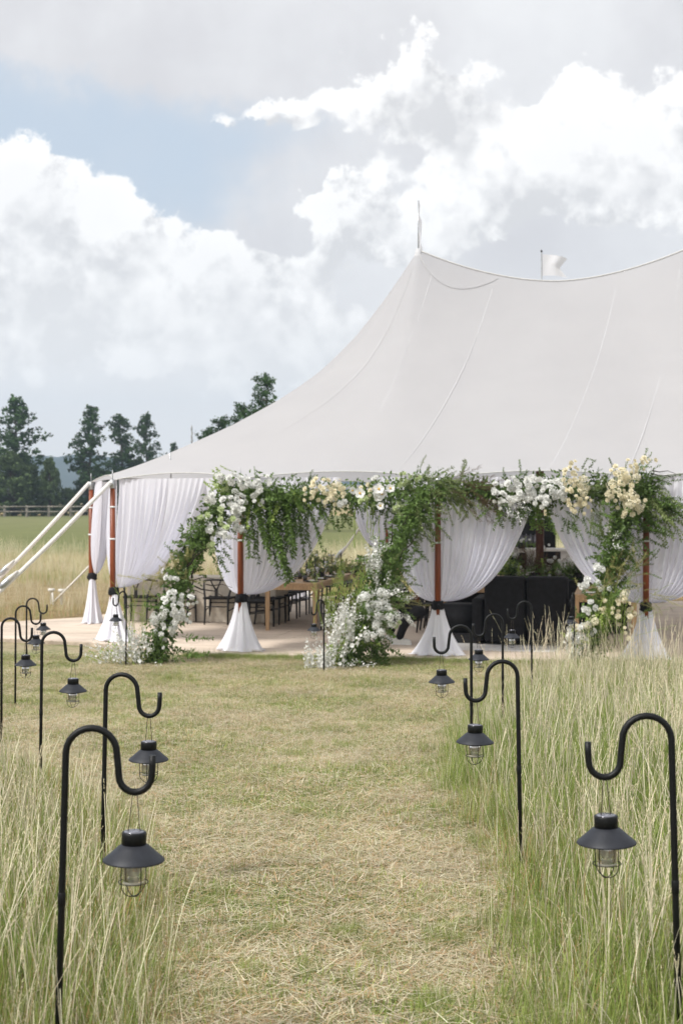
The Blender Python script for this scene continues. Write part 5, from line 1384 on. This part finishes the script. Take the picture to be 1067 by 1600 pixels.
# --- garland over the right opening
b = at(850, 765, 18.7)
G = Garland('flower_garland', 'garland of white orchids, cream roses and olive leaves along the hem over the right opening', 'garland', b, 4)
P4 = [(768, 775, 18.85, 16), (810, 770, 18.75, 26), (850, 768, 18.7, 28), (895, 765, 18.6, 30), (940, 768, 18.55, 28), (980, 762, 18.5, 30), (1018, 760, 18.45, 22)]
G.frame(P4); G.foliage(P4, 2300)
G.branches('leaf', 770, 785, 860, 790, (18.8, 18.65), 26, -90, .8, .7); G.branches('leaf', 835, 795, 850, 800, 18.65, 8, -90, .4, .8); G.branches('leaf', 790, 755, 850, 752, 18.7, 8, 90, .6, .5)
G.branches('olive', 905, 770, 965, 760, (18.55, 18.5), 36, 20, 1.2, .5); G.branches('longolive', 915, 790, 965, 795, 18.5, 16, -95, .3, .55); G.branches('leaf', 915, 745, 950, 740, 18.5, 7, 90, .5, .4); G.branches('leaf', 870, 800, 900, 805, 18.55, 10, -80, .5, .6)
G.branches('ruscus', 985, 740, 1025, 750, 18.45, 22, 0, .7, .6); G.branches('ruscus', 1005, 760, 1020, 790, 18.4, 22, -30, .5, .85); G.branches('longolive', 1000, 770, 1025, 775, 18.4, 20, -60, .3, .75); G.branches('leaf', 985, 790, 1015, 800, 18.4, 16, -60, .7, .8); G.branches('twig', 1015, 742, 1022, 743, 18.4, 2, -8, .1, .7)
G.branches('plume', 765, 765, 800, 760, 18.8, 8, -20, .5, .6)
G.flowers('white', 775, 768, 10, 14, 18.7, 9, .85); G.flowers('white', 800, 757, 10, 9, 18.65, 8, 1.15); G.flowers('white', 815, 768, 14, 13, 18.6, 15, 1.1); G.flowers('white', 828, 752, 10, 8, 18.6, 7, 1.05); G.flowers('white', 783, 785, 10, 14, 18.65, 9, .8); G.flowers('spray', 800, 790, 16, 10, 18.65, 14, .8); G.flowers('hyd', 806, 788, 10, 8, 18.65, 4, .9)
G.flowers('white', 855, 765, 14, 16, 18.55, 16, 1.1); G.flowers('hyd', 864, 762, 10, 12, 18.55, 4, 1.0); G.flowers('white', 845, 782, 10, 10, 18.55, 9, .95); G.flowers('white', 872, 772, 8, 12, 18.5, 7, .9)
G.flowers('cream', 890, 750, 12, 18, 18.45, 26, 1.05); G.flowers('creamball', 904, 752, 10, 10, 18.45, 6, 1.0); G.flowers('cream', 896, 775, 16, 14, 18.45, 22, 1.0); G.flowers('cream', 905, 790, 16, 12, 18.45, 14, .95); G.flowers('creamball', 918, 765, 8, 10, 18.45, 4, .9); G.flowers('cream', 893, 728, 8, 8, 18.45, 5, .9)
G.flowers('creamball', 972, 755, 16, 22, 18.3, 16, 1.05); G.flowers('cream', 968, 765, 20, 34, 18.3, 46, 1.05); G.flowers('cream', 985, 790, 18, 12, 18.3, 22, 1.05); G.flowers('creamball', 990, 782, 14, 12, 18.3, 7, 1.0); G.flowers('cream', 985, 728, 18, 10, 18.35, 18, .95); G.flowers('cream', 1008, 720, 12, 6, 18.35, 7, .9); G.flowers('cream', 950, 772, 8, 10, 18.3, 6, 1.0)
G.done()
# --- right column
b = at(925, 1030, 17.9); b.z = 0
G = Garland('flower_column', 'upright column of leaves and pale yellow flowers on the right, foot in the tall grass', 'flower column', b, 5)
P5 = [(915, 1030, 17.9, 28), (930, 980, 18.05, 30), (945, 930, 18.2, 26), (955, 880, 18.3, 24), (965, 830, 18.35, 24), (980, 785, 18.4, 24)]
G.frame(P5); G.foliage(P5, 2500)
G.branches('leaf', 945, 890, 985, 800, (18.25, 18.4), 50, -40, 1.3, .75); G.branches('ruscus', 940, 860, 955, 820, 18.3, 12, 180, .6, .65); G.branches('ruscus', 985, 830, 1000, 810, 18.35, 12, -30, .5, .75); G.branches('ruscus', 990, 880, 1000, 890, 18.3, 5, 0, .4, .5)
G.branches('feather', 930, 930, 985, 890, (18.15, 18.25), 36, 60, 1.2, .9); G.branches('leaf', 920, 980, 960, 930, (18.0, 18.15), 26, 120, .9, .7); G.branches('reed', 920, 1020, 975, 1010, 17.95, 30, 85, .25, 1.2, .1); G.branches('lime', 900, 1000, 950, 990, 17.95, 18, 110, .8, .8); G.branches('reed', 985, 980, 1000, 960, 18.1, 6, 40, .25, .8)
G.branches('feather', 1000, 935, 1030, 930, 18.1, 8, -20, .3, .7)
G.flowers('cream', 968, 950, 16, 22, 18.0, 24, 1.0); G.flowers('cream', 938, 952, 10, 16, 18.0, 10, .95); G.flowers('creamball', 972, 945, 12, 18, 18.0, 6, .9); G.flowers('cream', 975, 985, 8, 12, 18.0, 6, .9)
G.flowers('white', 910, 910, 9, 6, 18.1, 6, 1.1); G.flowers('hyd', 938, 914, 12, 5, 18.1, 4, .75); G.flowers('white', 918, 948, 8, 12, 18.0, 8, .95); G.flowers('white', 905, 985, 18, 14, 17.95, 16, .9); G.flowers('hyd', 900, 1000, 14, 16, 17.9, 5, .9); G.flowers('creamball', 915, 978, 14, 10, 17.9, 5, 1.0); G.flowers('spray', 895, 1015, 14, 16, 17.9, 14, .9); G.flowers('spike', 890, 1025, 8, 10, 17.9, 6, .7, (0, -.3, 1)); G.flowers('white', 933, 887, 5, 3, 18.15, 2, 1.0)
G.flowers('spray', 950, 845, 8, 14, 18.2, 6, .7)
G.done()

# --- flowers on the tables
def arrangement(name, label, px, py, Y, z, comps, seed, wpx, hpx, group='table flower arrangements'):
    p = at(px, py, Y); b = Vector((p.x, Y, z))
    G = Garland(name, label, 'flower arrangement', b, seed); G.t['group'] = group
    obj('vase', MB().lathe([(0, 0.002), (.07, .002), (.085, .05), (.07, .10), (.075, .11), (.06, .10)], 14), M_plate, G.t)
    pyb = 780 + (CAMZ - z) * FPX / Y
    pth = [(px - wpx, pyb - hpx * .35, Y, hpx * .42), (px, pyb - hpx * .5, Y, hpx * .5), (px + wpx, pyb - hpx * .35, Y, hpx * .42)]
    G.foliage(pth, 240, .045, .010, .2)
    for k, n, sc in comps:
        if k in BR: G.branches(k, px - wpx, pyb - 6, px + wpx, pyb - 6, Y, n, 90, .7, sc, .4, 4, 2)
        else: G.flowers(k, px, pyb - hpx * .55, wpx * 1.1, hpx * .5, Y + .1, n, sc)
    G.done()
TZ = DECK + .7605
arrangement('flower_arrangement', 'low green and white arrangement on the long oak table behind the framed card', 500, 905, 24.0, TZ, [('feather', 24, .8), ('lime', 16, .6), ('white', 8, .6), ('leaf', 10, .6)], 11, 42, 36)
arrangement('flower_arrangement', 'feathery green and gold arrangement on the right end of the long oak table', 560, 905, 24.6, TZ, [('feather', 30, .8), ('lime', 14, .6), ('white', 6, .6)], 12, 34, 34)
arrangement('flower_arrangement', 'grey green arrangement on the far oak table before the field gap', 490, 880, 27.6, TZ, [('olive', 22, .6), ('white', 8, .7), ('leaf', 8, .6)], 13, 26, 30)
arrangement('flower_arrangement', 'white and leafy arrangement behind the sofa on the left', 768, 915, 22.5, DECK + .824, [('leaf', 20, .7), ('hyd', 10, .8), ('white', 20, .8), ('lime', 8, .7), ('spray', 10, .8)], 14, 30, 48)
arrangement('flower_arrangement', 'green arrangement with white blooms behind the sofa, left of the brown plumes', 797, 915, 22.3, DECK + .824, [('lime', 16, .8), ('white', 8, 1.0), ('leaf', 14, .7)], 15, 14, 42)
arrangement('flower_arrangement', 'brown dried grass arrangement behind the sofa under the dark post', 833, 915, 22.4, DECK + .824, [('plume', 46, .75)], 16, 12, 44)
arrangement('flower_arrangement', 'white blooms with one curling green stem behind the sofa, right of the post', 868, 912, 22.4, DECK + .824, [('leaf', 14, .6), ('white', 20, .85), ('hyd', 5, .7), ('lime', 4, .8)], 17, 20, 36)
arrangement('flower_arrangement', 'dark leafy arrangement behind the sofa farthest right', 902, 912, 22.4, DECK + .824, [('leaf', 20, .65), ('plume', 10, .6), ('olive', 10, .6)], 18, 18, 38)
arrangement('flower_arrangement', 'low row of white flowers along the bar counter', 815, 862, 26.7, DECK + zt + .002, [('white', 20, .8), ('lime', 8, .4)], 19, 32, 14)
c = at(925, 927, 20.1)
o = thing('magazine', 'dark open booklet lying on the right oak table', 'booklet', (c.x, c.y, DECK + .7602), TA)
obj('cover', MB().box((0, 0, .004), (.30, .21, .008)), M_black, o, smooth=False); obj('pages', MB().box((0, 0, .012), (.28, .20, .007)), M_card, o, smooth=False)
# ================================================================ grass
def hid(name, me):
    o = bpy.data.objects.new(name, me); return o
GREENS = [(.26, .325, .078), (.215, .28, .066), (.33, .39, .11), (.165, .23, .055)]
STRAWS = [(.61, .54, .37), (.69, .63, .46), (.53, .45, .29), (.46, .30, .15)]
def blade(mb, rg, p, L, w, lean, col, az=None, segs=4, curl=1.0, start=.3):
    az = rg.uniform(0, 2 * pi) if az is None else az
    d = Vector((cos(az), sin(az), 0)); s = Vector((-sin(az + rg.uniform(-.8, .8)), cos(az), 0)).normalized()
    q = Vector(p); th = lean * start; vs = []
    for k in range(segs + 1):
        t = k / segs; ww = w * (1 - t ** 1.6) if k < segs else 0
        if k < segs: vs += [q - s * ww, q + s * ww]
        else: vs += [q]
        th += lean * curl / segs
        q = q + (d * sin(th) + Vector((0, 0, cos(th)))) * L / segs
    fs = [(2 * k, 2 * k + 1, 2 * k + 3, 2 * k + 2) for k in range(segs - 1)] + [(2 * segs - 2, 2 * segs - 1, 2 * segs)]
    mb.add(vs, fs); mb.c += [col] * len(vs)
    return q, th, d
def jit(c, rg, a=.14):
    k = 1 + rg.uniform(-a, a); return tuple(max(0, x * k * (1 + rg.uniform(-.05, .05))) for x in c)
def seed_head(mb, rg, p, L, lean, col, H):
    az = rg.uniform(0, 2 * pi); d = Vector((cos(az), sin(az), 0)); s = Vector((-sin(az), cos(az), 0))
    q = Vector(p); th = lean * .2; P = []
    for k in range(7):
        P.append(q.copy()); th += lean / 6; q = q + (d * sin(th) + Vector((0, 0, cos(th)))) * L / 6
    for a, b in zip(P, P[1:]):
        w = .00135; mb.add([a - s * w, a + s * w, b + s * w, b - s * w], [(0, 1, 2, 3)]); mb.c += [col] * 4
    hc = jit((.64, .575, .40), rg); dirn = (P[-1] - P[-2]).normalized()
    n = 13
    for k in range(n):
        t = k / n; c = P[-1] + dirn * (H * (t - .35)); a = k * 2.4 + rg.random(); e = (s * cos(a) + d * sin(a))
        l = rg.uniform(.010, .022) * (1.15 - .7 * t); dv = (dirn * 1.0 + e * .28).normalized(); sd_ = dv.cross(e + Vector((.1, .2, .3)))  .normalized() * .0015
        mb.add([c, c + dv * l * .5 + sd_, c + dv * l, c + dv * l * .5 - sd_], [(0, 1, 2, 3)]); mb.c += [hc] * 4
def tall_patch(seed, n=80, heads=12, straw=.35, R=.2, H=.40, rust=.0):
    rg = random.Random(seed); mb = MB(); mb.c = []
    for _ in range(n):
        a, r = rg.uniform(0, 6.28), R * sqrt(rg.random()); p = (r * cos(a), r * sin(a), -.02)
        if rg.random() < rust: blade(mb, rg, p, H * rg.uniform(.3, .8), .0017, abs(rg.gauss(.3, .35)), jit((.47, .25, .095), rg))
        elif rg.random() < straw: blade(mb, rg, p, H * rg.uniform(.4, 1.15), .0015, abs(rg.gauss(.22, .35)), jit(rg.choice(STRAWS), rg))
        else: blade(mb, rg, p, H * rg.uniform(.45, 1.1), .0022, abs(rg.gauss(.32, .32)), jit(rg.choice(GREENS), rg))
    for _ in range(heads):
        a, r = rg.uniform(0, 6.28), R * sqrt(rg.random())
        seed_head(mb, rg, (r * cos(a), r * sin(a), 0), H * rg.uniform(.9, 1.55), rg.gauss(.2, .25), jit((.64, .59, .42), rg), rg.uniform(.05, .11))
    for _ in range(int(n * .22)):                       # thatch at the foot
        a, r = rg.uniform(0, 6.28), R * sqrt(rg.random()); blade(mb, rg, (r * cos(a), r * sin(a), rg.uniform(0, .05)), rg.uniform(.1, .25), .0018, rg.uniform(1.1, 1.7), jit(rg.choice(STRAWS), rg), segs=3)
    return mb.mesh('tall_tuft', M_grass, False)
def short_patch(seed, n=150, straw=260, green=.5, R=.24):
    rg = random.Random(seed); mb = MB(); mb.c = []
    for _ in range(n):
        a, r = rg.uniform(0, 6.28), R * sqrt(rg.random()); g_ = rg.random() < green
        blade(mb, rg, (r * cos(a), r * sin(a), -.005), rg.uniform(.015, .05), .0017, abs(rg.gauss(.6, .4)), jit(rg.choice(GREENS if g_ else STRAWS), rg), segs=3)
    for _ in range(straw):
        a, r = rg.uniform(0, 6.28), R * sqrt(rg.random())
        blade(mb, rg, (r * cos(a), r * sin(a), rg.uniform(.004, .026)), rg.uniform(.03, .14), .0015, rg.uniform(1.40, 1.66), jit(rg.choice(STRAWS), rg), segs=2, curl=.0, start=1.0)
    return mb.mesh('short_tuft', M_grass, False)
def scatter(name, protos, pts, label):
    """pts: (x, y, z, rotz, scale, proto index); one object, geometry nodes place the tufts"""
    pc = bpy.data.collections.new(name + '_tufts')
    for i, me in enumerate(protos):
        o = bpy.data.objects.new('%s_tuft_%02d' % (name, i), me); pc.objects.link(o)
    me = bpy.data.meshes.new(name); me.from_pydata([p[:3] for p in pts], [], [])
    a = me.attributes.new('spin', 'FLOAT_VECTOR', 'POINT'); a.data.foreach_set('vector', [x for p in pts for x in (p[6] if len(p) > 6 else 0.0, p[7] if len(p) > 7 else 0.0, p[3])])
    a = me.attributes.new('size', 'FLOAT', 'POINT'); a.data.foreach_set('value', [p[4] for p in pts])
    a = me.attributes.new('pick', 'INT', 'POINT'); a.data.foreach_set('value', [p[5] for p in pts])
    o = bpy.data.objects.new(name, me); COL.objects.link(o)
    gt = bpy.data.node_groups.new(name + '_nodes', 'GeometryNodeTree')
    gt.interface.new_socket('Geometry', in_out='INPUT', socket_type='NodeSocketGeometry'); gt.interface.new_socket('Geometry', in_out='OUTPUT', socket_type='NodeSocketGeometry')
    n = gt.nodes; gi = n.new('NodeGroupInput'); go = n.new('NodeGroupOutput'); iop = n.new('GeometryNodeInstanceOnPoints'); ci = n.new('GeometryNodeCollectionInfo')
    ci.inputs['Collection'].default_value = pc; ci.inputs['Separate Children'].default_value = True; ci.inputs['Reset Children'].default_value = True
    def attr(nm, ty):
        x = n.new('GeometryNodeInputNamedAttribute'); x.data_type = ty; x.inputs['Name'].default_value = nm; return [s for s in x.outputs if s.enabled and s.name == 'Attribute'][0]
    gt.links.new(gi.outputs[0], iop.inputs['Points']); gt.links.new(ci.outputs[0], iop.inputs['Instance']); iop.inputs['Pick Instance'].default_value = True
    gt.links.new(attr('pick', 'INT'), iop.inputs['Instance Index']); gt.links.new(attr('spin', 'FLOAT_VECTOR'), iop.inputs['Rotation']); gt.links.new(attr('size', 'FLOAT'), iop.inputs['Scale'])
    gt.links.new(iop.outputs[0], go.inputs[0])
    md = o.modifiers.new('scatter', 'NODES'); md.node_group = gt
    return tag(o, label, None, None, 'stuff')
def edge(tab, y):
    for (a, b), (c, d) in zip(tab, tab[1:]):
        if y <= c: return b + (d - b) * max(0, (y - a) / (c - a))
    return tab[-1][1]
RE = [(2.5, .52), (4.3, .64), (6.2, .68), (9.3, .62), (11, .80), (13, 1.15), (15, 1.55), (16.5, 2.3), (17.6, 2.55), (19, 2.8)]
LE = [(2.5, -.36), (4.3, -.47), (6, -.72), (7.4, -.95), (8.6, -1.75), (11, -2.6), (13.5, -3.5), (17, -4.6), (19, -5.2)]
rg = random.Random(77)
from mathutils import noise as mnoise
def nz(x, y, s=1.0): return mnoise.noise(Vector((x * s, y * s, 3.7)))
TP = [tall_patch(s, 140, 3, .10, H=.29) for s in (1, 2)] + [tall_patch(s, 130, 4, .28, H=.30, rust=.16) for s in (3, 4)] + [tall_patch(5, 130, 2, .06, H=.27), tall_patch(6, 115, 7, .4, H=.30, rust=.20), tall_patch(7, 6, 9, .8, R=.3, H=.34)]
pts = []
y = 2.6
def inframe(x, y, m=.35): return abs(x) < .2405 * y + m
while y < 18.0:
    step = .085 + .006 * y
    nx = int((2 * (.2405 * y + .6)) / step)
    for k in range(nx):
        x = -(.2405 * y + .6) + (k + rg.random()) * step
        yy = y + rg.uniform(-.5, .5) * step
        re, le = edge(RE, yy) + .12 * nz(yy, 1, 1.7), edge(LE, yy) + .16 * nz(yy, 9, 1.7)
        dr, dl = x - re, le - x
        d = max(dr, dl)
        if d < -.10 or (d < .22 and rg.random() > (d + .12) / .34): continue
        if yy > 17.55 - (.0 if dr > 0 else 3.2): 
            if dl >= dr or yy > 17.75: continue
        h = min(1.0, .45 + max(0, d) * 1.3) * (1.05 + .35 * nz(x, yy, .8))
        if dl > dr: h *= .88 if yy < 8 else max(.35, .88 - (yy - 8) * .12)
        else: h *= 1.10 - .28 * min(1, max(0, (yy - 9) / 6))
        if yy < 4.4: h *= max(.6, (yy - 1.4) / 3.0)
        v = nz(x, yy, .6) + (.10 if dl > dr else -.26 - .12 * (yy > 8)) + rg.gauss(0, .22)
        pk = rg.choice((0, 1, 4)) if v < 0.0 else rg.choice((2, 3, 5, 0)) if v < .3 else rg.choice((2, 3, 5))
        if rg.random() < (.10 if yy > 11 else .05): pk = 6; h = max(h, .8) if dr > dl else h
        pts.append((x, yy, gz(x, yy), rg.uniform(0, 6.28), max(.25, h) * rg.uniform(.85, 1.15), pk, rg.gauss(0, .09), rg.gauss(0, .09)))
    y += step
for k in range(520):                                  # longer uncut grass along the edge of the floor
    u_ = rg.uniform(-.6, 5.2); p = uv(u_, -.47 - abs(rg.gauss(0, .16)))
    pts.append((p.x, p.y, gz(p.x, p.y), rg.uniform(0, 6.28), rg.uniform(.22, .42), rg.choice((0, 1, 4, 4)), rg.gauss(0, .3), rg.gauss(0, .3)))
for k in range(46):                                   # tall ripe stalks before the floor on the right
    q = rg.uniform(14.2, 17.45); x = rg.uniform(max(1.2, edge(RE, q) - .1), .245 * q)
    pts.append((x, q, gz(x, q), rg.uniform(0, 6.28), rg.uniform(1.0, 1.6), 6, rg.gauss(0, .08), rg.gauss(0, .08)))
yy = 3.2
while yy < 17:                                        # greener clumps the mower missed
    for k in range(9):
        x = rg.uniform(edge(LE, yy), edge(RE, yy)); q = yy + rg.random() * .4
        if nz(x, q, 1.9) + .3 * nz(x, q, 6) > .22 and inframe(x, q):
            for _ in range(3): pts.append((x + rg.gauss(0, .08), q + rg.gauss(0, .08), gz(x, q), rg.uniform(0, 6.28), rg.uniform(.18, .32), rg.choice((4, 4, 0)), rg.gauss(0, .2), rg.gauss(0, .2)))
    yy += .22
print('tall', len(pts))
scatter('tall_grass', TP, pts, 'tall green and straw coloured grass with seed heads lining the mown path')
SP = [short_patch(s, 260, 200, .74) for s in (1, 2)] + [short_patch(s, 320, 130, .85) for s in (3, 4)] + [short_patch(5, 150, 330, .6), short_patch(6, 420, 60, .92)]
pts = []; y = 2.9
while y < 19.6:
    step = .13 + .006 * y
    nx = int((2 * (.2405 * y + .4)) / step)
    for k in range(nx):
        x = -(.2405 * y + .4) + (k + rg.random()) * step; yy = y + rg.uniform(-.5, .5) * step
        if max(x - edge(RE, yy), edge(LE, yy) - x) > .35 and not (yy > 14 and x < 0): continue
        p = Vector((x, yy, 0)); rel = p - TO
        if rel.dot(VD) > -.45 and (x > -2.0 or yy > 20): continue
        if rel.dot(UD) < -.3 and yy > 19.15 + .25 * abs(x + 2) * .6: continue
        v = .8 * nz(x, yy, 1.1) + .6 * nz(x, yy, 3.4) + rg.gauss(0, .18) + .04
        pk = rg.choice((4, 4, 0)) if v < -.12 else rg.choice((0, 1, 4)) if v < .0 else rg.choice((0, 1, 2, 3)) if v < .2 else rg.choice((2, 3, 5))
        pts.append((x, yy, gz(x, yy), rg.uniform(0, 6.28), rg.uniform(.8, 1.25) * (1.25 if v > .45 else 1), pk))
    y += step
print('short', len(pts))
scatter('mown_grass', SP, pts, 'mown path of dry cut straw with short green tufts')
# dry grass of the field beyond the tent
FP = [tall_patch(31, 60, 10, .75, .30, .55, .25), tall_patch(32, 60, 6, .5, .30, .5, .22), tall_patch(33, 70, 4, .35, .30, .45), tall_patch(34, 60, 18, .95, .30, .5)]
pts = []
y = 21.5
while y < 55:
    step = .26 + .007 * y
    for k in range(int(.44 * y / step) + 2):
        x = -.27 * y + (k + rg.random()) * step; yy = y + rg.uniform(-.5, .5) * step
        inside = (Vector((x, yy, 0)) - TO); iu, iv = inside.dot(UD), inside.dot(VD)
        if iu > -4.4 and iv < 11.4 and iv > -.6: continue
        if yy < 24.9 and x > -8.6 and iv > -2.0 and x > -(8.6): 
            if yy < 24.6 + (x + 5.7) * .35 + .3 or x > -5.0: continue
        if iu < -.5 and iv < .5 and yy < 22.8: continue
        h = (.42 if yy < 34 else .75) * (1 + .35 * nz(x, yy, .25))
        v = nz(x, yy, .22) + (.3 if 38 < yy < 56 else 0) + rg.gauss(0, .2)
        pts.append((x, yy, gz(x, yy), rg.uniform(0, 6.28), h * rg.uniform(.8, 1.2) * 1.3, rg.choice((1, 2)) if v < -.1 else rg.choice((0, 1)) if v < .2 else 3, rg.gauss(0, .1), rg.gauss(0, .1)))
    y += step
print('field', len(pts))
scatter('field_grass', FP, pts, 'dry pale meadow grass in the field beyond the tent')

# ================================================================ air
hz = MB().box((0, 1000, 70), (4000, 2200, 150)); hz.v = [(x, y, (-1.2 if z < 0 else 150)) for x, y, z in hz.v]
hm = bpy.data.materials.new('haze'); hm.use_nodes = True; ht = hm.node_tree; ht.nodes.clear()
ho = ht.nodes.new('ShaderNodeOutputMaterial'); hv = ht.nodes.new('ShaderNodeVolumePrincipled')
hv.inputs['Density'].default_value = 0.00042; hv.inputs['Color'].default_value = (0.64, 0.81, 1.0, 1); hv.inputs['Anisotropy'].default_value = 0.2
ht.links.new(hv.outputs[0], ho.inputs['Volume'])
haze = obj('haze', hz, hm, smooth=False); tag(haze, 'thin blue summer haze over the meadow and hills', None, None, 'stuff')
